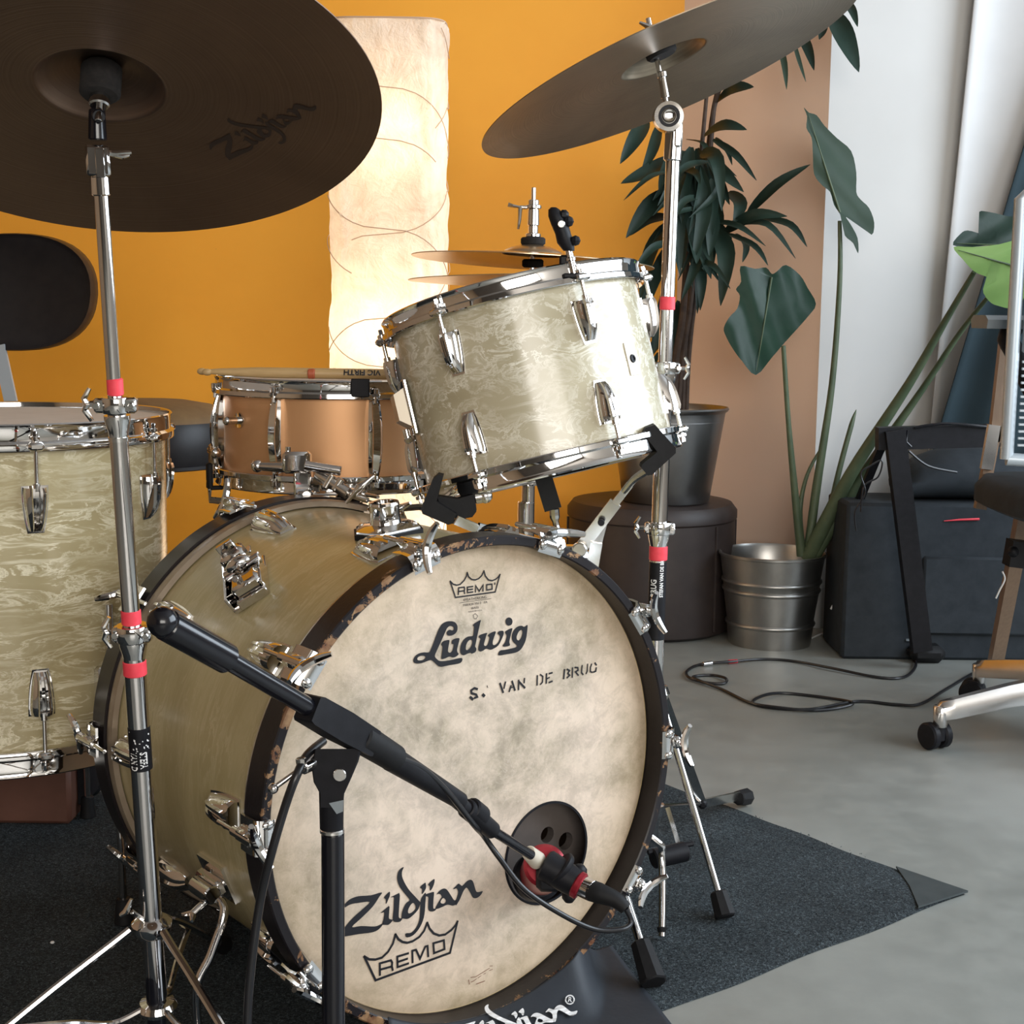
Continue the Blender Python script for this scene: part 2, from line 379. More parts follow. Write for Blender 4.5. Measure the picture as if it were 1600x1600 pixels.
def spline(pts, n=6):
    """smooth path through points"""
    pts = [V(p) for p in pts]; out = []
    for i in range(len(pts)-1):
        a = pts[max(i-1, 0)]; b = pts[i]; c = pts[i+1]; d = pts[min(i+2, len(pts)-1)]
        for k in range(n):
            t = k/n; out.append(.5*((2*b)+(c-a)*t+(2*a-5*b+4*c-d)*t*t+(3*b-a-3*c+d)*t**3))
    out.append(pts[-1]); return out
# flat print: outlines with holes, filled; T maps (u, v) to a point of the room
def fill(groups, T, M=None):
    mb = MB(M)
    for g in groups:
        cu_ = bpy.data.curves.new('tmp', 'CURVE'); cu_.dimensions = '2D'; cu_.fill_mode = 'BOTH'
        for ring in g:
            sp = cu_.splines.new('POLY'); sp.points.add(len(ring)-1); sp.use_cyclic_u = True
            for q, (x, y) in zip(sp.points, ring): q.co = (x, y, 0, 1)
        o = bpy.data.objects.new('tmp', cu_); me = bpy.data.meshes.new_from_object(o)
        mb.add([T(p.co.x, p.co.y) for p in me.vertices], [list(f.vertices) for f in me.polygons])
        bpy.data.objects.remove(o); bpy.data.meshes.remove(me); bpy.data.curves.remove(cu_)
    return mb
def smooth_ring(r, n=3):
    out = []; m = len(r)
    for i in range(m):
        a, b, c, d = [V((*r[(i+k) % m], 0)) for k in (-1, 0, 1, 2)]
        if (c-b).length > 4*min((b-a).length+1e-9, (d-c).length+1e-9): out.append(tuple(b[:2])); continue
        for k in range(n):
            t = k/n; p = .5*((2*b)+(c-a)*t+(2*a-5*b+4*c-d)*t*t+(3*b-a-3*c+d)*t**3); out.append((p.x, p.y))
    return out
def strokes(mb, lst, T):
    for w_, pts in lst:
        p = [V(q) for q in pts]; n = len(p); h = w_/2; L = []; R_ = []
        closed = n > 3 and (p[0]-p[-1]).length < 1e-6
        for i in range(n):
            a = p[i-1] if i else (p[-2] if closed else None); b = p[i+1] if i < n-1 else (p[1] if closed else None)
            d1 = (p[i]-a).normalized() if a is not None else None; d2 = (b-p[i]).normalized() if b is not None else None
            d1 = d1 or d2; d2 = d2 or d1; t = (d1+d2); t = t.normalized() if t.length > .2 else d1
            nn = V((-t.y, t.x)); k = 1/max(.45, nn.dot(V((-d2.y, d2.x))))
            q = p[i]
            if not closed and i == 0: q = q-d2*h*.8
            if not closed and i == n-1: q = q+d1*h*.8
            L.append(T(*(q+nn*h*k))); R_.append(T(*(q-nn*h*k)))
        mb.add(L+R_, [[i, i+1, n+i+1, n+i] for i in range(n-1)])
    return mb
def text_mb(s, size, T, bold=0.0, align='CENTER', sx=1.0):
    cu_ = bpy.data.curves.new('tmp', 'FONT'); cu_.body = s; cu_.size = size; cu_.align_x = align; cu_.align_y = 'CENTER'; cu_.offset = bold; cu_.resolution_u = 2
    o = bpy.data.objects.new('tmp', cu_); me = bpy.data.meshes.new_from_object(o)
    mb = MB(); mb.add([T(p.co.x*sx, p.co.y) for p in me.vertices], [list(f.vertices) for f in me.polygons])
    bpy.data.objects.remove(o); bpy.data.meshes.remove(me); bpy.data.curves.remove(cu_); return mb
LOGO = json.loads('''{"ludwig":[[[[-0.0315,0.1896],[-0.0259,0.1876],[-0.0226,0.183],[-0.0231,0.1771],[-0.0269,0.1739],[-0.0324,0.173],[-0.0363,0.1742],[-0.0374,0.1771],[-0.0358,0.1792],[-0.033,0.18],[-0.0303,0.1789],[-0.0279,0.1791],[-0.0279,0.1819],[-0.0303,0.1837],[-0.0336,0.1841],[-0.0369,0.182],[-0.0401,0.1765],[-0.0445,0.1688],[-0.0504,0.1586],[-0.0533,0.1526],[-0.0503,0.1486],[-0.0465,0.146],[-0.0388,0.145],[-0.03,0.1451],[-0.0161,0.1453],[-0.018,0.1397],[-0.0333,0.1393],[-0.0443,0.139],[-0.0492,0.1411],[-0.0552,0.1465],[-0.059,0.1487],[-0.0644,0.148],[-0.0714,0.1469],[-0.0778,0.1474],[-0.0815,0.1492],[-0.0821,0.1525],[-0.0794,0.1562],[-0.0746,0.1584],[-0.0682,0.1588],[-0.0617,0.1579],[-0.0594,0.1598],[-0.0553,0.1675],[-0.051,0.177],[-0.0473,0.1838],[-0.0435,0.1879],[-0.0381,0.1898]],[[-0.0767,0.1533],[-0.0751,0.1547],[-0.0714,0.1553],[-0.0676,0.1546],[-0.066,0.153],[-0.0671,0.1513],[-0.0703,0.1502],[-0.0746,0.1505],[-0.0767,0.1517]]],[[[-0.0444,0.1656],[-0.0412,0.1682],[-0.0341,0.1684],[-0.0335,0.166],[-0.0346,0.1611],[-0.0354,0.1557],[-0.0328,0.1536],[-0.0301,0.1546],[-0.0285,0.1576],[-0.0277,0.1625],[-0.0302,0.1633],[-0.0299,0.167],[-0.0263,0.1688],[-0.02,0.1686],[-0.0202,0.1648],[-0.0224,0.1577],[-0.0226,0.1536],[-0.0206,0.1505],[-0.0228,0.1485],[-0.0278,0.1474],[-0.0334,0.1492],[-0.0378,0.1482],[-0.0432,0.1476],[-0.0445,0.1492],[-0.0438,0.1541],[-0.0428,0.1613],[-0.0444,0.1638]]],[[[0.0102,0.186],[0.0093,0.1824],[0.0066,0.1725],[0.0034,0.1599],[0.0025,0.1563],[0.0043,0.1532],[0.0029,0.1497],[-0.0022,0.1483],[-0.0042,0.1497],[-0.0089,0.149],[-0.0134,0.148],[-0.0173,0.1501],[-0.0185,0.1544],[-0.0174,0.1607],[-0.0135,0.1662],[-0.008,0.1689],[-0.0012,0.1688],[-0.0001,0.1715],[0.0007,0.1788],[-0.0008,0.1813],[0.0009,0.1829],[0.0054,0.1847]],[[-0.0107,0.1561],[-0.0096,0.1606],[-0.0068,0.164],[-0.0034,0.1647],[-0.0017,0.1629],[-0.002,0.1597],[-0.0039,0.1562],[-0.0073,0.1537],[-0.0098,0.1537]]],[[[0.0078,0.1677],[0.0112,0.1691],[0.0192,0.1698],[0.0181,0.1664],[0.0159,0.1601],[0.015,0.1565],[0.0171,0.1548],[0.0199,0.1559],[0.0216,0.1594],[0.0227,0.1639],[0.0206,0.1665],[0.0238,0.1689],[0.0301,0.1703],[0.0318,0.1689],[0.0296,0.164],[0.0276,0.1586],[0.028,0.1548],[0.0314,0.1544],[0.0354,0.1567],[0.0377,0.1611],[0.0377,0.1639],[0.0347,0.1671],[0.0358,0.1693],[0.0393,0.1698],[0.0428,0.1689],[0.0432,0.1651],[0.04,0.1589],[0.0355,0.1529],[0.0286,0.15],[0.024,0.1495],[0.0182,0.1514],[0.0137,0.1497],[0.0097,0.1493],[0.0071,0.1515],[0.0074,0.1556],[0.0096,0.1628],[0.0101,0.1641],[0.0081,0.1658]]],[[[0.0469,0.1689],[0.0556,0.1709],[0.0545,0.1655],[0.0517,0.1555],[0.0527,0.152],[0.0512,0.1503],[0.0436,0.1504],[0.0422,0.1525],[0.0453,0.1554],[0.0476,0.1626],[0.0455,0.1667]]],[[[0.0784,0.1716],[0.0778,0.1636],[0.076,0.1543],[0.0719,0.1472],[0.0673,0.143],[0.0602,0.1411],[0.0461,0.1409],[0.0359,0.1413],[0.0379,0.1464],[0.046,0.1466],[0.0577,0.1471],[0.0624,0.1479],[0.0618,0.1504],[0.057,0.1548],[0.0552,0.1598],[0.0563,0.1653],[0.0598,0.1696],[0.0644,0.1719],[0.0697,0.172],[0.0727,0.1704],[0.0757,0.171]],[[0.0628,0.1612],[0.0651,0.1652],[0.0686,0.1671],[0.0707,0.1654],[0.0705,0.1616],[0.0688,0.1576],[0.0659,0.1551],[0.0635,0.1559],[0.0623,0.1584]]],[[[0.056,0.1786],[0.0556,0.1768],[0.0545,0.1753],[0.0529,0.1745],[0.0509,0.1743],[0.0489,0.1749],[0.0472,0.1762],[0.0461,0.1779],[0.0457,0.1799],[0.046,0.1817],[0.0471,0.1831],[0.0488,0.184],[0.0507,0.1841],[0.0527,0.1835],[0.0544,0.1823],[0.0556,0.1805]]]],"zildjian":[[[[-0.1749,-0.1127],[-0.1731,-0.1099],[-0.1651,-0.1047],[-0.154,-0.1036],[-0.1379,-0.1064],[-0.1235,-0.1065],[-0.1266,-0.1108],[-0.1354,-0.1203],[-0.1504,-0.1299],[-0.1621,-0.1369],[-0.1504,-0.1388],[-0.1329,-0.1438],[-0.1254,-0.1435],[-0.1209,-0.1429],[-0.1266,-0.1482],[-0.1355,-0.1499],[-0.1542,-0.1473],[-0.1714,-0.1455],[-0.1762,-0.1448],[-0.1744,-0.1414],[-0.1719,-0.1355],[-0.1615,-0.1271],[-0.1491,-0.1202],[-0.1392,-0.1138],[-0.1541,-0.1113],[-0.1639,-0.1105],[-0.1725,-0.1128]]],[[[-0.1203,-0.1129],[-0.1133,-0.1081],[-0.1127,-0.1125],[-0.1146,-0.1165],[-0.1178,-0.1215],[-0.1182,-0.1162]]],[[[-0.1247,-0.1297],[-0.114,-0.1245],[-0.1137,-0.1324],[-0.1139,-0.1391],[-0.1108,-0.1413],[-0.1088,-0.1426],[-0.1139,-0.1464],[-0.119,-0.1455],[-0.1228,-0.1438],[-0.1209,-0.1373],[-0.1203,-0.1308],[-0.1222,-0.1303]]],[[[-0.1114,-0.1148],[-0.1002,-0.1127],[-0.1001,-0.1256],[-0.1009,-0.1401],[-0.0986,-0.143],[-0.096,-0.1436],[-0.0985,-0.1466],[-0.1037,-0.1462],[-0.1088,-0.1426],[-0.1078,-0.1294],[-0.1073,-0.1171],[-0.1095,-0.1155]]],[[[-0.0942,-0.0841],[-0.0967,-0.0893],[-0.0954,-0.0975],[-0.0883,-0.1105],[-0.0792,-0.1217],[-0.0719,-0.1303],[-0.0712,-0.1316],[-0.0739,-0.1378],[-0.0804,-0.143],[-0.0882,-0.1462],[-0.0947,-0.1442],[-0.0973,-0.1427],[-0.0954,-0.1336],[-0.0908,-0.1268],[-0.0863,-0.1245],[-0.0922,-0.1163],[-0.0999,-0.1054],[-0.1031,-0.0957],[-0.1019,-0.0881],[-0.098,-0.0845]],[[-0.0882,-0.1359],[-0.0856,-0.1315],[-0.0817,-0.129],[-0.0785,-0.1327],[-0.0784,-0.1367],[-0.0817,-0.1393],[-0.0856,-0.1403],[-0.088,-0.1394]]],[[[-0.0641,-0.1214],[-0.0647,-0.1332],[-0.0659,-0.1466],[-0.0698,-0.1571],[-0.0764,-0.1646],[-0.0829,-0.168],[-0.0901,-0.1677],[-0.092,-0.1645],[-0.0907,-0.1626],[-0.0842,-0.1637],[-0.0777,-0.1597],[-0.0731,-0.1517],[-0.0719,-0.1383],[-0.0713,-0.1293],[-0.0687,-0.1243]]],[[[-0.072,-0.1126],[-0.0654,-0.1091],[-0.0641,-0.1111],[-0.0641,-0.1162],[-0.0693,-0.1218],[-0.0693,-0.1161]]],[[[-0.0608,-0.1119],[-0.0529,-0.1075],[-0.0524,-0.1122],[-0.0555,-0.1183],[-0.0584,-0.1201],[-0.0588,-0.1152]]],[[[-0.064,-0.1231],[-0.0568,-0.1226],[-0.0528,-0.1235],[-0.0534,-0.1314],[-0.0537,-0.1417],[-0.0513,-0.1434],[-0.0487,-0.1429],[-0.0513,-0.1457],[-0.0566,-0.1455],[-0.0606,-0.1422],[-0.0607,-0.1331],[-0.0607,-0.1273],[-0.064,-0.1254]]],[[[-0.049,-0.1267],[-0.0448,-0.1232],[-0.0394,-0.1221],[-0.0347,-0.1247],[-0.0292,-0.1327],[-0.0244,-0.1399],[-0.021,-0.1399],[-0.0223,-0.1454],[-0.0271,-0.1457],[-0.0339,-0.1429],[-0.0406,-0.1437],[-0.0473,-0.1444],[-0.0507,-0.143],[-0.0487,-0.1395],[-0.044,-0.1337],[-0.042,-0.1313],[-0.0441,-0.1279],[-0.0467,-0.1267]],[[-0.0433,-0.1362],[-0.04,-0.1333],[-0.0363,-0.1367],[-0.0369,-0.1395],[-0.0399,-0.1402],[-0.0431,-0.1385]]],[[[-0.0259,-0.1254],[-0.0191,-0.1212],[-0.0157,-0.1232],[-0.0129,-0.125],[-0.0068,-0.1212],[-0.0013,-0.1205],[0.0022,-0.1233],[0.0044,-0.1291],[0.0072,-0.1368],[0.0114,-0.1384],[0.0167,-0.1388],[0.0129,-0.1434],[0.0073,-0.145],[0.0024,-0.1432],[-0.0011,-0.1371],[-0.0053,-0.1303],[-0.0081,-0.129],[-0.0122,-0.1333],[-0.0155,-0.1395],[-0.0196,-0.1449],[-0.0219,-0.1466],[-0.023,-0.1435],[-0.021,-0.1381],[-0.019,-0.1316],[-0.0211,-0.1265],[-0.0245,-0.1263]]]],"crown_low":[[0.00283,[[-0.1463,-0.1754],[-0.1401,-0.1803],[-0.1321,-0.1828],[-0.1231,-0.1829],[-0.115,-0.1782],[-0.1086,-0.1703],[-0.1052,-0.1604]]],[0.00283,[[-0.1052,-0.1604],[-0.1013,-0.167],[-0.0958,-0.1717],[-0.0894,-0.1744],[-0.082,-0.1745],[-0.0727,-0.1717],[-0.0662,-0.166],[-0.062,-0.1577]]],[0.00283,[[-0.062,-0.1577],[-0.0587,-0.1655],[-0.053,-0.1727],[-0.0453,-0.1772],[-0.0367,-0.1782],[-0.0281,-0.175],[-0.0223,-0.1707],[-0.0195,-0.1669]]],[0.00283,[[-0.0195,-0.1669],[-0.0298,-0.2023],[-0.1316,-0.2073],[-0.1463,-0.1754]]],[0.00267,[[-0.1258,-0.2026],[-0.126,-0.1889],[-0.1113,-0.1893],[-0.1095,-0.1926],[-0.11,-0.1969],[-0.1249,-0.1964]]],[0.00267,[[-0.11,-0.1969],[-0.1088,-0.2015]]],[0.00267,[[-0.088,-0.1873],[-0.1027,-0.1873],[-0.1022,-0.1998],[-0.0879,-0.1994]]],[0.00267,[[-0.1022,-0.1938],[-0.0893,-0.1934]]],[0.00267,[[-0.0819,-0.1997],[-0.0824,-0.1858],[-0.0773,-0.1859],[-0.0717,-0.198],[-0.0647,-0.1856],[-0.0614,-0.1856],[-0.0604,-0.1982]]],[0.00267,[[-0.0534,-0.1845],[-0.0386,-0.1847],[-0.0376,-0.1957],[-0.0523,-0.1967],[-0.0534,-0.1845]]]],"crown_up":[[0.00163,[[-0.0329,0.2353],[-0.0287,0.2314],[-0.0238,0.2298],[-0.019,0.2303],[-0.0135,0.2343],[-0.0105,0.2385],[-0.0094,0.2427]]],[0.00163,[[-0.0094,0.2427],[-0.0074,0.2377],[-0.0031,0.2342],[0.0018,0.2332],[0.0068,0.2342],[0.0111,0.2373],[0.014,0.2424]]],[0.00163,[[0.014,0.2424],[0.0161,0.2363],[0.0205,0.2313],[0.0256,0.2298],[0.0306,0.2308],[0.035,0.2334],[0.0371,0.236]]],[0.00163,[[0.0371,0.236],[0.0304,0.2162],[-0.0255,0.216],[-0.0329,0.2353]]],[0.00163,[[-0.0216,0.2191],[-0.0211,0.2266],[-0.0134,0.2265],[-0.0128,0.2247],[-0.0131,0.2224],[-0.0213,0.2223]]],[0.00163,[[-0.0134,0.2225],[-0.0128,0.2191]]],[0.00163,[[-0.0015,0.226],[-0.0092,0.226],[-0.0088,0.2197],[-0.0014,0.2197]]],[0.00163,[[-0.0088,0.223],[-0.0018,0.2229]]],[0.00163,[[0.0023,0.2193],[0.0025,0.2266],[0.0076,0.2195],[0.0131,0.2262],[0.0129,0.2191]]],[0.00163,[[0.0181,0.226],[0.0256,0.2259],[0.026,0.22],[0.0182,0.2198],[0.0181,0.226]]],[0.00152,[[0.0297,0.2268],[0.0297,0.2253]]],[0.00041,[[-0.02,0.2091],[0.0246,0.2092]]],[0.00051,[[-0.0005,0.1929],[0.0023,0.1944],[0.006,0.1911],[0.0036,0.1879],[0.0008,0.1887],[-0.0005,0.1929]]]],"stencil":[[0.00276,[[0.0059,0.1058],[0.0019,0.1075],[-0.0026,0.1055],[-0.0019,0.1021],[0.0046,0.0995],[0.006,0.0966],[0.0027,0.096]]],[0.00319,[[-0.0034,0.0975],[-0.0005,0.0949]]],[0.00361,[[0.0145,0.0977],[0.0158,0.0964]]],[0.00096,[[0.0201,0.1077],[0.0209,0.1054]]],[0.00255,[[0.0389,0.1074],[0.0434,0.0964]]],[0.00212,[[0.0467,0.1079],[0.0447,0.1011]]],[0.00212,[[0.0549,0.1023],[0.0526,0.0961]]],[0.00255,[[0.0565,0.1074],[0.0607,0.0965]]],[0.00149,[[0.0549,0.1001],[0.0586,0.1005]]],[0.00212,[[0.0663,0.1073],[0.0662,0.0962]]],[0.00255,[[0.0674,0.1049],[0.0753,0.0971]]],[0.00191,[[0.0749,0.1082],[0.0745,0.1033]]],[0.00212,[[0.0942,0.1087],[0.094,0.0976]]],[0.00191,[[0.0988,0.1094],[0.1026,0.1066],[0.1021,0.0998],[0.0993,0.0977]]],[0.00212,[[0.1082,0.109],[0.108,0.0978]]],[0.00212,[[0.1124,0.1088],[0.1167,0.1091]]],[0.0017,[[0.1097,0.1032],[0.1125,0.1039]]],[0.00212,[[0.1126,0.098],[0.1169,0.0987]]],[0.00234,[[0.1359,0.1101],[0.1349,0.0995]]],[0.00212,[[0.1402,0.11],[0.1438,0.1078],[0.1414,0.1053]]],[0.00212,[[0.1414,0.1048],[0.1441,0.1021],[0.1404,0.0998]]],[0.00191,[[0.1485,0.1106],[0.1483,0.0992]]],[0.00191,[[0.1524,0.1106],[0.1568,0.1097],[0.1573,0.1065],[0.1533,0.1051],[0.1577,0.1002]]],[0.00191,[[0.1636,0.1113],[0.1628,0.1029],[0.1653,0.1]]],[0.0017,[[0.1724,0.1118],[0.172,0.1033],[0.1702,0.1004]]],[0.00191,[[0.1787,0.1109],[0.1769,0.1071],[0.177,0.102],[0.1797,0.1007]]],[0.00212,[[0.1842,0.1116],[0.1863,0.109]]],[0.00212,[[0.1863,0.1053],[0.1856,0.1013],[0.1819,0.1007]]]],"small_red":[[0.00072,[[-0.0026,-0.2429],[-0.0015,-0.2486]]],[0.00061,[[0.0005,-0.2408],[0.0079,-0.242],[0.017,-0.2397],[0.028,-0.2368]]],[0.00061,[[0.0009,-0.2466],[0.0051,-0.2463],[0.0086,-0.2448]]],[0.00055,[[0.0111,-0.2443],[0.0156,-0.2429]]],[0.00061,[[0.0192,-0.2418],[0.022,-0.2417]]],[0.00061,[[0.0276,-0.2397],[0.0323,-0.2395]]],[0.0005,[[0.0279,-0.2341],[0.0322,-0.2352]]],[0.00078,[[0.0083,-0.2513],[0.0207,-0.2509]]]]}''')

# ================================================================== the room
WX0, WX1, WY0, HC = -3.0, 2.6, -3.5, 2.95
BACK = 4.25; CX1 = P(1062, 300, BACK).x; CX2 = P(1286, 400, 3.86).x; CY2 = 3.86
def wall(name, a, b, m, z0=0.0, z1=HC, th=.12, side=1):
    a = V((*a, 0)); b = V((*b, 0)); d = (b-a).normalized(); n = V((-d.y, d.x, 0))*side
    mb = MB(); mb.loft([[tuple(p+V((0, 0, z))) for p in (a, b, b+n*th, a+n*th)] for z in (z0, z1)])
    return struct(obj(name, mb, m, smooth=False))
mb = MB(); mb.box((-.2, .4, -.06), (5.9, 8.2, .12), ch=0); struct(obj('floor', mb, floorm, smooth=False))
mb = MB(); mb.box((-.2, .4, HC+.06), (5.9, 8.2, .12), ch=0); struct(obj('ceiling', mb, ceilm, smooth=False))
wall('wall_back', (WX0, BACK), (CX1, BACK), orange)
wall('wall_corner', (CX1, BACK), (CX2, CY2), bounce_tint)
wall('wall_right_back', (CX2, CY2), (WX1, CY2), white_wall)
wall('wall_left', (WX0, WY0), (WX0, BACK), umber)
# front wall (behind the camera) opened for the added fill light, right wall with a window opening
def wall_open(name, fix_axis, c, lo, hi, o0, o1, z0, z1, m, th):
    mb = MB()
    def bx(u0, u1, a, b):
        if fix_axis == 'x': mb.box((c+th/2, (u0+u1)/2, (a+b)/2), (abs(th), u1-u0, b-a), ch=0)
        else: mb.box(((u0+u1)/2, c+th/2, (a+b)/2), (u1-u0, abs(th), b-a), ch=0)
    bx(lo, o0, 0, HC); bx(o1, hi, 0, HC); bx(o0, o1, 0, z0); bx(o0, o1, z1, HC)
    return struct(mb.build(name, m, smooth=False, fix=False))
wall_open('wall_right', 'x', WX1, WY0, CY2, .2, 3.2, .75, 2.6, white_wall, .14)
wall_open('wall_front', 'y', WY0, WX0, WX1, -.5, 2.5, .9, 2.6, dark_wall, -.14)
def window(name, ax, c, u0, u1, z0, z1, nbar):
    root = bpy.data.objects.new(name, None); C.objects.link(root); root.location = (c, (u0+u1)/2, z0) if ax == 'x' else ((u0+u1)/2, c, z0)
    root.matrix_world = Matrix.Translation(root.location); root['kind'] = 'structure'
    mb = MB()
    def b(ua, ub, za, zb):
        if ax == 'x': mb.box((c, (ua+ub)/2, (za+zb)/2), (.05, ub-ua, zb-za), ch=.05)
        else: mb.box(((ua+ub)/2, c, (za+zb)/2), (ub-ua, .05, zb-za), ch=.05)
    b(u0, u1, z0, z0+.06); b(u0, u1, z1-.06, z1)
    for i in range(nbar+1): u = u0+.03+(u1-u0-.06)*i/nbar; b(u-.03, u+.03, z0, z1)
    obj('window_frame', mb, mat('window_paint_'+name, (.75, .75, .73), .5), root)
window('window_1', 'x', WX1+.05, .2, 3.2, .75, 2.6, 3)
window('added_rear_window', 'y', WY0-.05, -.5, 2.5, .9, 2.6, 2)  # unseen frame added around the rear fill light

# hanging curtains at the right
def curtain(name, label, x0, x1, yc, z0, z1, m, lean, amp, waves, cat='curtain'):
    P_ = []
    for i in range(13):
        z = z0+(z1-z0)*i/12; row = []
        for j in range(81):
            u = j/80; x = x0+(x1-x0)*u+lean*(z-z0)*(1-u)
            row.append((x, yc+amp*sin(u*waves*2*pi+.4*sin(z*2))*(1-.25*i/12), z))
        P_.append(row)
    mb = MB(); mb.grid(P_); o = obj(name, mb, m); s = o.modifiers.new('thick', 'SOLIDIFY'); s.thickness = .004
    return single(o, label, cat)
pc = P(1478, 700, 3.75)
curtain('dark_curtain', 'dark teal curtain hanging at the right edge behind the office chair', pc.x-.035-.225*pc.z, 2.4, 3.75, .02, 2.7, teal, .245, .024, 7)
curtain('pale_curtain', 'off-white curtain with soft folds hanging against the white wall', P(1440, 700, 3.80).x, 2.4, 3.815, .03, 2.75, sheer, .05, .014, 5)

# ================================================================== rug
A = F(1508, 1398); e1 = (F(1160, 1270)-F(1508, 1398)).normalized(); e2 = (F(1030, 1597)-A).normalized()
e1 = V((e1.x, e1.y, 0)).normalized(); e2 = V((-e1.y, e1.x, 0)); e2 = e2 if e2.y < 0 else -e2
rugT = .0045
rx = V((e2.x, e2.y, 0)).normalized()
root = thing('rug', 'charcoal carpet mat lying under the whole drum kit', 'rug', (A.x, A.y, 0), 0)
rng = random.Random(4)
P_ = []
for i in range(121):
    row = []
    for j in range(121):
        u = 2.55*i/120; v = 2.2*j/120; edge = min(u, v, 2.55-u, 2.2-v); wob = .0025*sin(u*23+v*11)+.002*sin(v*37)
        q = V((A.x, A.y, 0))+rx*(u+(wob if i in (0, 120) else 0))+e1*(v+(wob if j in (0, 120) else 0))
        row.append((q.x, q.y, (.0006 if edge < .004 else rugT)+.0006*sin(u*9)*sin(v*7)))
    P_.append(row)
mb = MB(); mb.grid(P_); obj('carpet', mb, rugm, root)
# short pile on the part of the mat that faces the window (too many tufts to count)
mb = MB()
for k in range(26000):
    u = rng.random()**.8*1.05; v = rng.random()*1.12
    q = V((A.x, A.y, rugT-.0005))+rx*u+e1*v
    if u+v < .16: continue
    a = rng.random()*2*pi; h = rng.uniform(.0015, .0032); d = V((cos(a), sin(a), 0))*rng.uniform(.0006, .0011); l = V((rng.uniform(-1, 1), rng.uniform(-1, 1), 0))*.0022
    mb.v += [q-d, q+d, q+V((0, 0, h))+l]; n = len(mb.v); mb.f.append([n-3, n-2, n-1])
o = obj('pile', mb, rugm, root, smooth=False, fix=False); o['kind'] = 'stuff'
mb = MB(); c0 = V((A.x, A.y, rugT+.0012))
t1 = F(1400, 1355, rugT); t2 = F(1435, 1418, rugT)
mb.prism([(c0.x+.004, c0.y), (t1.x, t1.y), ((t1.x+t2.x)/2+.004, (t1.y+t2.y)/2), (t2.x, t2.y)], rugT-.001, rugT+.0018)
obj('corner_patch', mb, rugback, root, smooth=False)

# nylon bag with white lettering lying under the front of the bass drum
BA0 = .66; bagO = V((-.025, 1.617, 0)); bX = V((cos(BA0), sin(BA0), 0)); bY = V((-sin(BA0), cos(BA0), 0))
def bag_row(x):
    """height profile of the bag across the drum: leans on the hoop, then runs flat"""
    s = max(0, min(1, (x-.12)/.12)); s = s*s*(3-2*s); arc = .293-sqrt(max(.0001, .2775**2-min(abs(x), .24)**2)); return s, -.008*(1-s)+.073*s, max(.006, arc)*(1-s)
def bag_z(x, y):
    s, y0, z0 = bag_row(x); t = max(0, min(1, (y0-y)/.075)); return rugT+.0030+z0*(1-t)**1.6+.0010*sin(x*17+y*9)
root = thing('nylon_bag', 'flat navy nylon bag with white lettering lying against the bottom of the bass drum', 'bag', tuple(bagO-bY*.12+V((0, 0, rugT))))
P_ = []
for i in range(61):
    x = .262-.40*i/60; s_, y0, z0 = bag_row(x); row = []
    for j in range(33):
        y = y0-.245*(j/32)**1.4*(1 if y0 < 0 else 1+y0); xx = x-.43*(y0-y); q = bagO+bX*xx+bY*y; row.append((q.x, q.y, bag_z(x, y)))
    P_.append(row)
mb = MB(); mb.grid(P_); o = obj('bag_body', mb, cloth_navy, root); s = o.modifiers.new('t', 'SOLIDIFY'); s.thickness = .0012; s.offset = -1
BAGZ = rugT+.0021
def bag_lift(p):
    """slide a floor point along the line of sight onto the bag"""
    d = (V(p)-EYE); t = 1.0
    for k in range(60):
        q = EYE+d*t; l = q-bagO; ly = l.dot(bY); h = bag_z(l.dot(bX)+.43*max(0, -.008-ly), ly)+.0012
        if q.z >= h: break
        t -= .003
    return EYE+d*t
m_, c_ = complex(.815998, .272946), complex(.0326215, 1.7613475)
def Tb(u, v): return bag_lift((.781108*u-.348605*v+.023316, .4997*u+1.251351*v+1.818784, .0056))
obj('printed_lettering', fill([[smooth_ring(r) for r in g] for g in LOGO['zildjian']], Tb), whitepaint, root, smooth=False)
def Tr(u, v): return bag_lift(F(890.5+u+.12*v, 1562-v+.10*u, .0056))
ring_ = lambda q: [(q*cos(k*pi/14), q*1.02*sin(k*pi/14)) for k in range(28)]
obj('registered_mark', fill([[ring_(7.6), ring_(5.6)]], Tr), whitepaint, root, smooth=False)
obj('registered_letter', text_mb('R', 10.5, Tr, .25), whitepaint, root, smooth=False)

# ================================================================== drum hardware shared by all drums
LUGX = [(-.5, 0), (-.5, .35), (-.37, .70), (-.25, .80), (-.21, 1), (-.11, 1), (-.07, .80), (.07, .80), (.11, 1), (.21, 1), (.25, .80), (.37, .70), (.5, .35), (.5, 0)]
def lug_mesh(M, L=.062, w=.030, h=.021):
    """x tangential, y outward, z towards the tension rod; origin on the shell"""
    mb = MB(M); secs = []
    for k in range(10):
        s = k/9; ww = w*(1-.42*s**2.0)*(.94 if k == 0 else 1); hh = h*(1-.12*s-.55*s**5)*(.9 if k == 0 else 1)
        secs.append([(x*ww, y*hh, L/2-L*s) for x, y in LUGX])
    mb.loft(secs)
    base = [(-.56, 0), (-.56, .18), (.56, .18), (.56, 0)]; secs = []
    for k in range(10):
        s = k/9; ww = w*(1-.38*s**2.2); secs.append([(x*ww, y*h*.6-.001, L/2+.002-(L+.005)*s) for x, y in base])
    mb.loft(secs); return mb
def frame_of(T, n):
    n = V(n).normalized(); X = V((1, 0, 0)); X = (X-n*X.dot(n)).normalized(); Y = n.cross(X); return frame(T, x=X, y=Y)
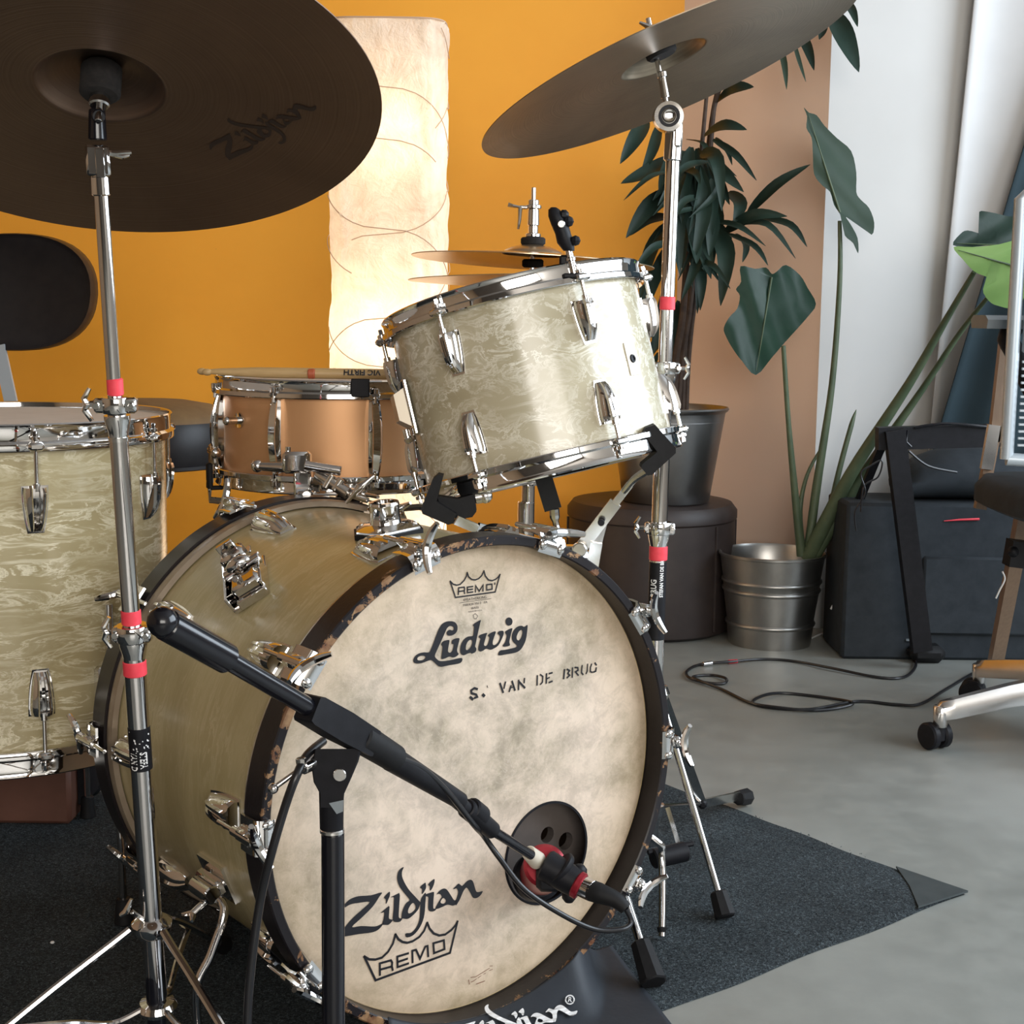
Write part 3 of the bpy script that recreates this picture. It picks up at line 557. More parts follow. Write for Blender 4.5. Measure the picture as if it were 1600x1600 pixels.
def drum(root, T, n, Rs, H, shellmat, thetas, uvoff=0, hoop_h=.026, lugL=.060, lug_w=.030, top_mat=coated, seg=96, lugs2=None, rod_gap=.0):
    """T: centre of the top hoop's edge; n: axis; Rs: shell radius; H: height over both hoops"""
    M = frame_of(T, n); out = {}
    Rh = Rs+.0095; z1 = -.009; z0 = -(H-.009)
    mb = MB(); mb.lathe([(Rs, z1), (Rs, z0)], M, seg, uvR=Rs); mb.lathe([(Rs-.006, z0), (Rs-.006, z1)], M, seg, uvR=Rs); obj('shell', mb, shellmat, root, fix=False)
    for top in (1, 0):
        S = M if top else M @ Matrix(((1, 0, 0, 0), (0, -1, 0, 0), (0, 0, -1, -H), (0, 0, 0, 1)))
        prof = [(Rh-.0035, 0), (Rh-.001, .001), (Rh+.0006, -.0008), (Rh-.0004, -.003), (Rh-.0012, -.006), (Rh-.0012, -hoop_h*.62), (Rh+.0032, -hoop_h*.72), (Rh+.0036, -hoop_h*.95), (Rh+.0025, -hoop_h), (Rh+.0008, -hoop_h), (Rh-.0042, -hoop_h*.72), (Rh-.0042, -.003)]
        hp = obj('hoop', MB().lathe(prof, S, seg, close=True), chrome, root)
        ears = MB()
        for th in thetas:
            t = th if top else -th; d = (sin(radians(th)), -cos(radians(th))) if top else (sin(radians(th)), cos(radians(th)))
            E = frame((d[0]*(Rh+.004), d[1]*(Rh+.004), -hoop_h*.80), y=(d[0], d[1], 0), z=(0, 0, 1))
            ears.box((0, .003, 0), (.020, .013, hoop_h*.34), S @ E, .3)
        obj('hoop_ear', ears, chrome, hp)['kind'] = 'stuff'
        mb = MB(); mb.lathe([(Rh-.0044, -.0075), (Rs-.010, -.0072), (Rs-.03, -.0072), (.0001, -.0072)], S, seg); obj('drum_head', mb, top_mat, root)
        for th in thetas:
            d = (sin(radians(th)), -cos(radians(th))) if top else (sin(radians(th)), cos(radians(th)))
            zl = -hoop_h-.012-lugL/2-rod_gap-.006
            L_ = S @ frame((d[0]*Rs, d[1]*Rs, zl), y=(d[0], d[1], 0), z=(0, 0, 1))
            lg = obj('lug', lug_mesh(L_, lugL, lug_w), chrome, root)
            rr = Rs+.0135; mb = MB(); a = V((d[0]*rr, d[1]*rr, zl+lugL/2-.004)); b = V((d[0]*rr, d[1]*rr, -hoop_h*.45))
            mb.cyl(S @ a, S @ b, .0027, seg=10); mb.cyl(S @ V((a.x, a.y, a.z)), S @ V((a.x, a.y, a.z+.010)), .0048, seg=10); mb.cyl(S @ V((b.x, b.y, b.z-.004)), S @ V((b.x, b.y, b.z+.001)), .0058, seg=12); mb.box((b.x, b.y, b.z+.004), (.0055, .0055, .008), S, .15)
            obj('tension_rod', mb, chrome, lg)
    return M

# ================================================================== bass drum
BX, BY, BZ, BA, BL = -.025, 1.617, .293, .66, .443
root = thing('bass_drum', 'large olive pearl bass drum with fibre head and chipped black hoops in front', 'drum', (BX, BY, rugT), BA)
MBD = Matrix.Translation((BX, BY, BZ)) @ Matrix.Rotation(BA, 4, 'Z')
YL = frame((0, 0, 0), x=(1, 0, 0), z=(0, 1, 0))                   # lathe axis -> drum axis
def BDW(x, y, z): return MBD @ V((x, y, z))
RS, RH = .2745, .287
def bdl(prof, close=False, seg=144, uvR=None): return MB().lathe([(r, y) for r, y in prof], MBD @ YL, seg, close=close, uvR=uvR)
obj('shell', bdl([(RS, .030), (RS, BL-.030)], uvR=RS), pearl_bass, root, fix=False)
obj('shell_lining', bdl([(RS-.006, .030), (RS-.006, BL-.030)]), interior, root)
obj('front_hoop', bdl([(RH, .0015), (RH, .0365), (RH-.0015, .038), (RH-.0105, .038), (RH-.0115, .036), (RH-.0115, .0015), (RH-.010, 0), (RH-.0015, 0)], True), hoopm, root)
obj('rear_hoop', bdl([(RH, BL-.0015), (RH, BL-.0365), (RH-.0015, BL-.038), (RH-.0105, BL-.038), (RH-.0115, BL-.036), (RH-.0115, BL-.0015), (RH-.010, BL), (RH-.0015, BL)], True), hoopback, root)
obj('head_ring', bdl([(RS+.0015, .0365), (RS+.0085, .0368), (RS+.0098, .041), (RS+.0085, .0455), (RS+.0015, .046)], True), ringm, root)
obj('head_ring', bdl([(RS+.0015, BL-.0365), (RS+.0085, BL-.0368), (RS+.0105, BL-.044), (RS+.0085, BL-.0525), (RS+.0015, BL-.053)], True), inlay, root)
# front head with the port hole
HX, HZ, HR = .113, -.1137, .0635
hd = .0285; n_ = 128; ring_h = [(HX+HR*cos(2*pi*i/n_), HZ+HR*sin(2*pi*i/n_)) for i in range(n_)]
vs_ = []; fs = []
K = 14
for k in range(K+1):
    t = k/K
    for i in range(n_):
        a = 2*pi*i/n_
        # outer point lies in the direction seen from the hole centre
        dx, dz = cos(a), sin(a); b_q = HX*dx+HZ*dz; R0 = RS+.0015; s_ = -b_q+sqrt(b_q*b_q-(HX*HX+HZ*HZ-R0*R0))
        s = HR+(s_-HR)*t; x, z = HX+dx*s, HZ+dz*s; vs_.append((x, hd+(.003 if k == K else 0)*1, z))
for k in range(K):
    for i in range(n_): fs.append([k*n_+i, k*n_+(i+1) % n_, (k+1)*n_+(i+1) % n_, (k+1)*n_+i])
mb = MB(MBD); mb.add([V(p)-V((0, 0, 0)) for p in vs_], fs)
fh = obj('front_head', mb, headm, root); fh.data.transform(Matrix.Translation((0, 0, -(BZ-rugT)))); fh.location = (0, 0, BZ-rugT)
obj('port_ring', MB().lathe([(HR-.0022, -.0012), (HR+.0006, -.0012), (HR+.0006, .0012), (HR-.0022, .0012)], MBD @ frame((HX, hd, HZ), x=(1, 0, 0), z=(0, 1, 0)), 64, close=True), black, root)
obj('batter_head', bdl([(RS, BL-.028), (.0001, BL-.028)]), coated, root)
# felt damping pad with two round holes standing inside, behind the port
pad = [[(-.01, -.255), (.215, -.15), (.235, -.05), (.16, .02), (.02, .01), (-.06, -.08), (-.07, -.22)], [(.142+.0105*cos(t), -.1075+.0105*sin(t)) for t in [k*pi/8 for k in range(16)]], [(.172+.0115*cos(t), -.122+.0115*sin(t)) for t in [k*pi/8 for k in range(16)]]]
mb = fill([pad], lambda u, v: BDW(u, .075, v)); o = obj('damping_pad', mb, grey_foam, root, smooth=False); s = o.modifiers.new('t', 'SOLIDIFY'); s.thickness = .012
# printing on the head
PY = hd-.0007
def TH(u, v): return BDW(u, PY, v)
obj('printed_script', fill([[smooth_ring(r) for r in g] for g in LOGO['ludwig']], TH), ink, fh, smooth=False)
obj('printed_logo', fill([[smooth_ring(r) for r in g] for g in LOGO['zildjian']], TH), ink, fh, smooth=False)
obj('printed_crown', strokes(MB(), LOGO['crown_low'], TH), ink, fh, smooth=False)
obj('printed_crown', strokes(MB(), LOGO['crown_up'], TH), ink, fh, smooth=False)
obj('stencilled_name', strokes(MB(), LOGO['stencil'], TH), ink, fh, smooth=False)
obj('printed_note', strokes(MB(), LOGO['small_red'], TH), redink, fh, smooth=False)
for s_, cx_, cz_, sz_, wd in (('WEATHERKING', .0018, .2117, .0046, .033), ('FIBERSKYN 3   FA', .0022, .2057, .0038, .034), ('BASS', .0020, .2010, .0036, .0102), ('MADE IN U.S.A.', .0023, .1973, .0024, .0192)):
    t_ = text_mb(s_, sz_, lambda u, v: V((u, v, 0))); xs = [p.x for p in t_.v]; k_ = wd/(max(xs)-min(xs))
    t_.v = [BDW(p.x*k_+cx_, PY, p.y+cz_) for p in t_.v]; obj('printed_text', t_, ink, fh, smooth=False)
# lugs, tension rods, claws
def ang_frame(th, rear=False):
    t = radians(th); r = (sin(t), 0, cos(t)); 
    return MBD @ (frame((0, 0, 0), y=(0, 1, 0), z=r) if not rear else frame((0, BL, 0), y=(0, -1, 0), z=r))
def claw(M, tw, parent):
    """M: x tangential, y into the drum from this face, z radial"""
    mb = MB(M); w_ = .019
    # saddle plate over the hoop, hooking down in front
    secs = []
    for y, z in ((.030, RH+.0075), (.012, RH+.0085), (.000, RH+.0070), (-.0045, RH+.001), (-.0055, RH-.007), (-.0035, RH-.0125)):
        k = 1.0 if z > RH else .92
        secs.append([(-w_*k, y, z), (w_*k, y, z), (w_*k, y+.0012, z-.0028), (-w_*k, y+.0012, z-.0028)])
    mb.loft(secs)
    for sx in (-1, 1):
        mb.ball((sx*.0135, -.0035, RH-.0055), .0062, seg=10, sz=(1, .8, 1.1))
    mb.box((0, .010, RH+.011), (.016, .034, .012), None, .3)
    cl = obj('claw', mb, chrome, parent)
    mb = MB(M); z = RH+.0125
    mb.M = Matrix(); q = lambda x, y, z_: M @ V((x, y, z_))
    mb.cyl(q(0, .070, z), q(0, .030, z), .0028, seg=10); mb.cyl(q(0, .036, z), q(0, -.010, z), .0055, seg=14)
    # curved T handle
    h = []; a = radians(tw)
    for k in range(-4, 5):
        s = k/4; x = .027*s; h.append(q(x*cos(a), -.013-.012*s*s*1.0, z+x*sin(a)))
    mb.tube(h, [.0030, .0042, .0048, .0048, .0052, .0048, .0048, .0042, .0030], 8)
    obj('tension_rod', mb, chrome, cl)
tw = {18: 12, 54: -18, 90: 6, 126: -20, 162: 10, -18: 62, -54: -30, -90: 25, -126: 18, -162: 0}
for th in (-162, -126, -90, -54, -18, 18, 54, 90, 126, 162):
    for rear in (False, True):
        M = ang_frame(th, rear)
        lm_ = obj('lug', lug_mesh(M @ frame((0, .102 if not rear else .108, RS), y=(0, 0, 1), z=(0, -1, 0)), .062, .034, .022), chrome, root)
        if rear or abs(th) < 160: claw(M, tw[th] if not rear else -tw[th]+10, root)
# tom mount: gasket, plate, boss
Mm = ang_frame(-6) @ Matrix.Translation((0, .165, RS))
pl = [(-.030, -.034), (.026, -.034), (.040, -.004), (.030, .030), (-.022, .032), (-.040, .002)]
obj('mount_gasket', MB().prism([(x*1.08, y*1.08) for x, y in pl], -.002, .004, Mm), rubber, root)
mp_ = MB(); mp_.loft([[(x, y, .004) for x, y in pl], [(x, y, .007) for x, y in pl], [(x*.72, y*.72, .0115) for x, y in pl]], Mm)
pm = obj('mount_plate', mp_, chrome, root)
obj('mount_boss', MB().lathe([(.0001, .008), (.020, .008), (.0185, .012), (.0175, .032), (.0185, .034), (.0175, .037), (.012, .0372), (.011, .022), (.0001, .022)], Mm, 40), chrome, pm)
mb = MB(Mm)
for x, y in ((-.026, -.024), (.024, -.024), (.026, .020), (-.020, .022)): mb.ball((x, y, .0085), .0042, seg=8)
obj('screw', mb, dull, pm)['kind'] = 'stuff'
mb = MB(); q = lambda x, y, z: Mm @ V((x, y, z)); mb.cyl(q(.018, .010, .022), q(.034, .018, .022), .0045); mb.tube([q(.032, .030, .016), q(.036, .018, .022), q(.040, .004, .028)], [.002, .0045, .002], 8)
obj('wing_screw', mb, chrome, pm)
# folding cymbal arm bracket on the left of the shell
Mc = ang_frame(-39) @ Matrix.Translation((0, .232, RS)) @ Matrix.Rotation(radians(-31), 4, 'Z') @ Matrix.Scale(1.2, 4)
mb = MB(Mc); mb.box((0, 0, .002), (.040, .072, .005), None, .2); mb.box((-.019, 0, .010), (.003, .070, .018), None, .2); mb.box((.019, -.012, .009), (.003, .046, .016), None, .2); br = obj('arm_bracket', mb, chrome, root)
mb = MB(Mc); mb.box((-.004, .030, .018), (.026, .020, .024), None, .15); mb.box((-.004, .030, .033), (.018, .005, .016), None, .2); obj('clamp_block', mb, chrome, br)
mb = MB(Mc); mb.box((.004, -.022, .014), (.030, .022, .018), None, .18); mb.box((.004, -.036, .006), (.032, .005, .010), None, .2); obj('clamp_block', mb, chrome, br)
mb = MB(Mc); mb.cyl((-.016, .004, .020), (.024, .004, .020), .006, seg=12); mb.ball((.002, .004, .025), .015, seg=12, sz=(.95, .5, .55)); obj('arm_hinge', mb, chrome, br)
mb = MB(Mc); mb.box((0, .052, .010), (.018, .012, .003), None, .2); mb.cyl((0, -.004, .012), (0, -.030, .030), .0035, seg=8); obj('hinge_tongue', mb, dull, br)
# spurs
def spur(sgn):
    th = sgn*112; M = ang_frame(th) @ Matrix.Translation((0, .165, RS))
    s = sgn
    mb = MB(M); mb.loft([[(x, y, z) for x, y in ((-.024, -.030), (.024, -.030), (.024, .030), (-.024, .030))] for z in (-.002, .003)]); mb.box((0, 0, .009), (.020, .050, .014), None, .25); b = obj('spur_bracket', mb, chrome, root)
    mb = MB(M); mb.cyl((-s*.002, -.030, .022), (-s*.002, .012, .022), .0105, seg=16); mb.cyl((s*.012, -.008, .024), (s*.016, -.008, .046), .0045); mb.tube([M_ for M_ in [(s*.016, -.020, .052), (s*.016, -.008, .044), (s*.016, .004, .052)]], [.002, .005, .002], 8); obj('spur_clamp', mb, chrome, b)
    a = M @ V((0, -.004, .022))
    if s < 0: pts = [M @ V((0, -.004, .022)), P(350, 1418, a.y-.02), P(330, 1490, a.y-.035), P(307, 1545, a.y-.045), P(312, 1640, a.y-.05)]; g = F(318, 1720, rugT+.004); pts.append(g)
    else: pts = [a, P(1020, 1310, a.y-.01), P(1034, 1345, a.y-.01), V((.205, 1.855, rugT+.006))]
    mb = MB(); mb.tube(spline(pts, 5), .0052, 10); lg = obj('spur_leg', mb, steel, root)
    mb = MB(); mb.cyl(pts[-1], pts[-1]+(pts[-2]-pts[-1]).normalized()*.012, .0040, .0068, 10); obj('spur_tip', mb, rubber, lg)
    mb = MB(MBD)
spur(-1); spur(1)

# ================================================================== floor tom
FT = V((-.72, 2.05, .680)); FH = .455
root = thing('floor_tom', 'large pearl floor tom on legs at the left edge', 'drum', (FT.x, FT.y, rugT))
drum(root, FT, (0, 0, 1), .2285, FH, pearl_floor, [30, 75, 120, 165, 210, 255, 300, 345], hoop_h=.034, lugL=.056, lug_w=.030, rod_gap=.028)
for k, th in enumerate((52, 172, 292)):
    t = radians(th); d = V((sin(t), -cos(t), 0)); b = V((FT.x, FT.y, 0))+d*.2285; mb = MB(frame(b+V((0, 0, .33)), y=d, z=(0, 0, 1))); mb.box((0, .008, 0), (.036, .018, .055), None, .25); mb.cyl((0, .018, -.012), (0, .040, -.012), .006) 
    br = obj('leg_bracket', mb, chrome, root)
    c = b+d*.014; mb = MB(); mb.tube(spline([V((c.x, c.y, .44)), V((c.x, c.y, .18)), V((c.x, c.y, .14))+d*.012, V((c.x, c.y, .02))+d*.016], 4), .0052, 10); lg = obj('leg', mb, steel, root)
    e = V((c.x, c.y, rugT))+d*.016; mb = MB(); mb.cyl(e, e+V((0, 0, .035)), .013, .010, 14); obj('rubber_foot', mb, rubber, lg)
# small vent grommet in the shell
t = radians(1); d = V((sin(t), -cos(t), 0)); mb = MB(frame(V((FT.x, FT.y, .555))+d*.2285, x=(1, 0, 0), z=d)); mb.lathe([(.003, .0005), (.005, .0015), (.008, .001), (.0085, 0)], None, 20)
obj('air_vent', mb, dull, root)

# ================================================================== rack tom
TT = V((-.006, 1.985, .849)); TN = V((-.243, .125, .962)).normalized(); TH_ = .248
TR = .1665
root = thing('rack_tom', 'tilted white pearl rack tom with chrome hoops above the bass drum', 'drum', tuple(TT-TN*TH_))
MT = drum(root, TT, TN, TR, TH_, pearl_tom, [-92, -32, 28, 88, 148, 208], hoop_h=.026, lugL=.050, lug_w=.026, rod_gap=.004)
# bracket box on the left of the shell, plus the air-vent badge plate
def shell_frame(M, R_, th, z):
    t = radians(th); d = (sin(t), -cos(t), 0); return M @ frame((d[0]*R_, d[1]*R_, z), y=d, z=(0, 0, 1))
S = shell_frame(MT, TR, -78, -.118)
mb = MB(S); mb.box((0, .003, 0), (.052, .006, .074), None, .3); b = obj('mount_plate', mb, chrome, root)
mb = MB(S); mb.loft([[(x, .005, z) for x, z in ((-.020, -.026), (.020, -.026), (.020, .026), (-.020, .026))], [(x, .020, z) for x, z in ((-.017, -.014), (.017, -.014), (.017, .020), (-.017, .020))]]); obj('mount_block', mb, beigemetal, b)
mb = MB(S); mb.cyl((.0, .012, -.026), (0, .012, -.040), .005); mb.ball((0, .012, -.040), .006, seg=8); obj('wing_screw', mb, chrome, b)
S = shell_frame(MT, TR, 50, -.128)
mb = MB(S); secs = []
mb.loft([[(x*1.0, y, z) for x, z in ((-.011, -.021), (.011, -.021), (.011, .021), (-.011, .021))] for y in (-.002, .0012)]); b = obj('badge_plate', mb, creammat, root)
mb = MB(S @ frame((0, .0012, 0), x=(1, 0, 0), z=(0, 1, 0))); mb.lathe([(.0022, 0), (.0028, .002), (.005, .0015), (.0056, 0)], None, 18); mb.disc(.0024, .0006, None, 14); obj('air_vent', mb, black, b)

# ================================================================== cymbals
def cymbal(root, T, n, R, m, bow=.018, bell_r=.055, bell_h=.020, name='cymbal', seg=128, flip=False):
    M = frame_of(T, n); top = []
    def z(r):
        b = bow*(1-(r/R)**1.7)
        if r < bell_r: b += bell_h*max(0, 1-(r/bell_r)**2.2)**.75
        return b
    rs = [.006, .012, .02, .028, .036, .044, .050, bell_r*.965, bell_r*.99, bell_r*1.02]+[bell_r*1.05+(R-bell_r*1.05)*k/14 for k in range(15)]
    rs = sorted(set(r for r in rs)); s = -1 if flip else 1
    prof = [(r, s*z(r)) for r in rs]+[(r, s*z(r)-.0013*s) for r in reversed(rs)]
    mb = MB().lathe(prof, M, seg, close=True); o = obj(name, mb, m, root); loc = root.matrix_world.inverted() @ V(T); R3 = M.to_3x3().to_4x4()
    o.data.transform(Matrix.Translation(-loc)); o.location = loc
    return o, M, z
def tape(a, b, t0, t1, r, root, m=redtape, name='tape_band'):
    a = V(a); b = V(b); mb = MB(); mb.cyl(a.lerp(b, t0), a.lerp(b, t1), r, seg=20); return obj(name, mb, m, root)
def hinge_clamp(root, p, ax, r, w=.034, h=.011, wing=-1, side=V((1, 0, 0))):
    """memory-lock clamp round a tube with a wing screw"""
    M = frame(p, x=side-ax*side.dot(ax)/ax.dot(ax), z=ax); mb = MB(M)
    mb.lathe([(r*.8, -h/2), (r+.0048, -h/2), (r+.0055, -h/2+.001), (r+.0055, h/2-.001), (r+.0048, h/2), (r*.8, h/2)], None, 24)
    mb.box((wing*-.010, -.003, 0), (w*.55, .012, h), None, .2); mb.box((wing*.011, -.003, 0), (w*.45, .012, h*.95), None, .2)
    c = obj('clamp', mb, chrome, root)
    mb = MB(M); mb.cyl((wing*w*.42, -.011, 0), (wing*w*.42, -.004, 0), .0035, seg=12); mb.cyl((wing*-w*.42, -.011, 0), (wing*-w*.42, -.004, 0), .0032, seg=6); obj('bolt', mb, dull, c)['kind'] = 'stuff'
    mb = MB(M); x = wing*(w*.55); mb.cyl((wing*w*.3, .002, 0), (x+wing*.006, .002, 0), .0028, seg=8); mb.tube([(x+wing*.003, .002, -.016), (x+wing*.009, .002, -.006), (x+wing*.006, .002, 0), (x+wing*.009, .002, .006), (x+wing*.003, .002, .016)], [.0022, .0032, .0042, .0032, .0022], 8); obj('wing_screw', mb, chrome, c)
    return c
def wrap_text(lines, a, b, r, size, m, root, parent, phi0, flip=False, sx=1.0):
    """text running along a tube from a to b"""
    a = V(a); b = V(b); ax = (b-a).normalized()
    X_ = (V((1, 0, 0))-ax*ax.x).normalized(); Y_ = (V((0, 1, 0))-ax*ax.y).normalized(); sg = 1 if ax.z < 0 else -1
    for k, s_ in enumerate(lines):
        off = phi0[k]
        def T(u, v): ph = off+sg*v/r; return a+ax*u+X_*(r*sin(ph))-Y_*(r*cos(ph))
        obj('sticker_text', text_mb(s_, size[k], T, .0003, 'LEFT', sx), m, parent, smooth=False)

# ---------------------------------------------------------- big dark cymbal and its stand (left)
LY = 1.38
LT = V((-.378, 1.38, 1.012)); LN = V((-.036, .411, .911)).normalized()
LT = V((-.3805, 1.38, 1.0145))
root = thing('ride_cymbal', 'huge dark brown cymbal seen from below at the top left', 'cymbal', tuple(LT))
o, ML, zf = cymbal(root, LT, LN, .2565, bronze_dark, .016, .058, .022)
m_, c_ = complex(.523906, -.501253), complex(.115151, -.0402326)
ux_ = V((1, 0, 0)); ux_ = (ux_-LN*LN.x).normalized(); uy_ = LN.cross(ux_)
def Tc(u, v):
    z = m_*complex(u, -v)+c_; r = abs(z); return LT+ux_*z.real+uy_*z.imag+LN*(zf(min(r, .25))-.0018)
obj('printed_logo', fill([[smooth_ring(r) for r in g] for g in LOGO['zildjian']], Tc), darkink, o, smooth=False)
apex = LT+LN*(zf(.006))
foot = V((P(246, 1572, 1.47).x, 1.47, rugT))
root = thing('cymbal_stand', 'chrome boomless cymbal stand with red tape bands left of the bass drum', 'stand', tuple(foot))
def LP(x, y): t = (y-230)/(1570-230); return P(x, y, 1.385+.085*t)
tp = LP(153, 232)
mb = MB(); mb.cyl(apex-LN*.034, apex-LN*.003, .0185, seg=32); obj('felt_washer', mb, felt, root)
mb = MB(); mb.cyl(apex-LN*.06, apex+LN*.030, .0032, seg=10); mb.cyl(apex-LN*.045, apex-LN*.034, .0095, seg=16); obj('threaded_rod', mb, steel, root)
mb = MB(); mb.cyl(apex+LN*.004, apex+LN*.012, .016); obj('felt_washer', mb, felt, root)
mb = MB(); q = apex+LN*.018; mb.cyl(q-LN*.005, q+LN*.004, .006); mb.tube([q+V((-.018, 0, .006)), q, q+V((.018, 0, .006))], [.002, .005, .002], 8); obj('wing_nut', mb, chrome, root)
bl = LP(153, 230); mb = MB(); mb.cyl(apex-LN*.055, bl+V((0, 0, .03)), .0062, seg=14); mb.cyl(bl+V((0, 0, .006)), bl+V((0, 0, .034)), .0085, .0075, 16); obj('rod_sleeve', mb, blackpaint, root)
mb = MB(frame(LP(154, 251), x=(1, .2, 0), z=LP(153, 230)-LP(156, 275))); mb.box((0, 0, 0), (.0215, .019, .028), None, .12); mb.box((.002, -.0105, -.002), (.008, .003, .026), None, .2); tl = obj('tilter', mb, chrome, root)
mb = MB(); mb.tube([LP(166, 238), LP(182, 240), LP(206, 238)], [.002, .0034, .0018], 8); mb.tube([LP(170, 240), LP(192, 244), LP(203, 242)], [.0022, .003, .0018], 8); obj('wing_screw', mb, chrome, tl)
a = LP(156, 275); b = LP(158, 306); mb = MB(); mb.cyl(b, a, .0088, seg=24); obj('collar', mb, chrome, root)
p1 = LP(158, 300); p2 = LP(182, 660); mb = MB(); mb.cyl(p2, p1, .0067, seg=28); obj('upper_tube', mb, steel, root)
def LPt(y): 
    xs = [(300, 158), (590, 179), (640, 182), (700, 186.5), (800, 194), (965, 205), (1040, 211), (1160, 219), (1440, 237), (1570, 246)]
    for (y0, x0), (y1, x1) in zip(xs, xs[1:]):
        if y <= y1: return LP(x0+(x1-x0)*(y-y0)/(y1-y0), y)
    return LP(246, y)
mb = MB(); mb.cyl(LPt(618), LPt(591), .0078, seg=24); tp_ = obj('tape_band', mb, redtape, root)
axL = (LPt(600)-LPt(900)).normalized()
hinge_clamp(root, LPt(632), axL, .0085, .040, .0155, -1)
mb = MB(); mb.lathe([(.0089, 0), (.0095, .006), (.0125, .018), (.0125, .022), (.009, .022)], along(LPt(684), axL), 28); mb.lathe([(.0089, -.003), (.0098, -.003), (.0098, .001), (.0089, .001)], along(LPt(684), axL), 28, close=True); obj('collar', mb, chrome, root)
mb = MB(); mb.cyl(LPt(985), LPt(645), .0089, seg=28); obj('middle_tube', mb, steel, root)
mb = MB(); mb.cyl(LPt(976), LPt(952), .0098, seg=24); obj('tape_band', mb, redtape, root)
hinge_clamp(root, LPt(989), axL, .0105, .036, .0165, -1)
mb = MB(); mb.lathe([(.0108, 0), (.012, .006), (.0140, .014), (.0140, .018), (.010, .018)], along(LPt(1028), axL), 28); obj('collar', mb, chrome, root)
def LS(y): return LPt(1000).lerp(LPt(1560), (y-1000)/560)
mb = MB(); mb.cyl(LPt(1560), LPt(1000), .0108, seg=32); obj('lower_tube', mb, steel, root)
mb = MB(); mb.cyl(LS(1053), LS(1029), .0117, seg=24); obj('tape_band', mb, redtape, root)
mb = MB(); mb.cyl(LS(1195), LS(1127), .0112, seg=24); st = obj('sticker', mb, black, root)
wrap_text(['STEFA', 'VAN D'], LS(1163), LS(1240), .0114, (.0105, .0105), whitepaint, root, st, (.48, -.45), sx=.62)
rg_ = random.Random(2); mb = MB(); a = LS(1129); b = LS(1160); ax = (b-a).normalized(); X_ = (V((1, 0, 0))-ax*ax.x).normalized(); Y_ = (V((0, 1, 0))-ax*ax.y).normalized()
for k in range(16):
    ph = rg_.uniform(-1.4, 1.2); z = rg_.uniform(.002, (b-a).length); w_ = rg_.uniform(.05, .2); h = rg_.uniform(.0005, .002); r = .01135
    mb.add([a+ax*zz+X_*(r*sin(p_))-Y_*(r*cos(p_)) for p_, zz in ((ph, z), (ph+w_, z+h*.5), (ph+w_*.8, z+h*1.6), (ph-.02, z+h))], [[0, 1, 2, 3]])
obj('torn_paper', mb, whitepaint, st, smooth=False)['kind'] = 'stuff'
# tripod of the left stand
hub = LPt(1446); lo = LPt(1572)
mb = MB(); mb.lathe([(.0112, -.010), (.017, -.009), (.021, -.003), (.021, .004), (.016, .008), (.0112, .010)], along(hub, axL), 28); h1 = obj('tripod_hub', mb, chrome, root)
mb = MB(); mb.lathe([(.009, -.008), (.018, -.006), (.021, 0), (.018, .006), (.009, .008)], along(lo, axL), 28); h2 = obj('tripod_hub', mb, chrome, root)
mb = MB(); mb.cyl(V((lo.x, lo.y, rugT+.012)), LPt(1490), .0098, seg=24); obj('center_tube', mb, blackpaint, root)
for k, (ft, l1) in enumerate(((V((-.635, 1.28, rugT)), 0), (V((-.150, 1.22, rugT)), 0), (V((-.365, 1.80, rugT)), 0))):
    d = V((ft.x-hub.x, ft.y-hub.y, 0)).normalized(); s = V((-d.y, d.x, 0))
    top = hub+d*.024; f = V((ft.x, ft.y, rugT+.012)); mb = MB()
    pts = [top+V((0, 0, .001)), top+d*.02+V((0, 0, -.010)), top.lerp(f, .35)+V((0, 0, .004)), f]
    mb.tube(spline(pts, 5), .0042, 8); lg = obj('leg', mb, steel, root)
    mb = MB(); mid = top.lerp(f, .42); mb.tube(spline([lo+d*.018, lo+d*.05+V((0, 0, -.006)), lo.lerp(mid, .6)+V((0, 0, -.004)), mid], 4), .0034, 8); obj('brace', mb, steel, root)
    mb = MB(); mb.cyl(f-(top-f).normalized()*.004, f+(top-f).normalized()*.045, .012, .0075, 12); obj('rubber_foot', mb, rubber, lg)
mb = MB(); q = P(206, 1425, hub.y-.02); mb.tube([q+V((0, 0, .014)), q+V((-.006, 0, 0)), q+V((-.012, 0, -.004))], [.0018, .0036, .002], 8); mb.cyl(q, hub, .0028, seg=8); obj('wing_screw', mb, chrome, h1)

# ---------------------------------------------------------- right cymbal and its stand
RY = 2.13
RN = V((-.374, .105, .922)).normalized(); RT = P(1030+15, 100+13, RY)
root = thing('crash_cymbal', 'tilted bronze cymbal seen edge-on at the top right', 'cymbal', tuple(RT))
o, MR, zr = cymbal(root, RT, RN, .282, bronze_ride, .022, .062, .024)
apex = RT+RN*zr(.006)
def RPt(y, dx=0):
    xs = [(215, 1052.5), (240, 1050.5), (470, 1043), (700, 1034), (940, 1026), (1200, 1019), (1300, 1016)]
    for (y0, x0), (y1, x1) in zip(xs, xs[1:]):
        if y <= y1: break
    return P(x0+(x1-x0)*(y-y0)/(y1-y0)+dx, y, RY)
axR = (RPt(240)-RPt(900)).normalized(); gb = RPt(1300)
root = thing('cymbal_stand', 'chrome cymbal stand with red tape bands right of the rack tom', 'stand', (gb.x, gb.y, rugT))
mb = MB(); mb.cyl(apex-RN*.022, apex-RN*.002, .0225, seg=28); obj('felt_washer', mb, felt, root)
mb = MB(); mb.cyl(apex+RN*.004, apex+RN*.014, .015); obj('felt_washer', mb, felt, root)
g = P(1044, 183, RY-.006)
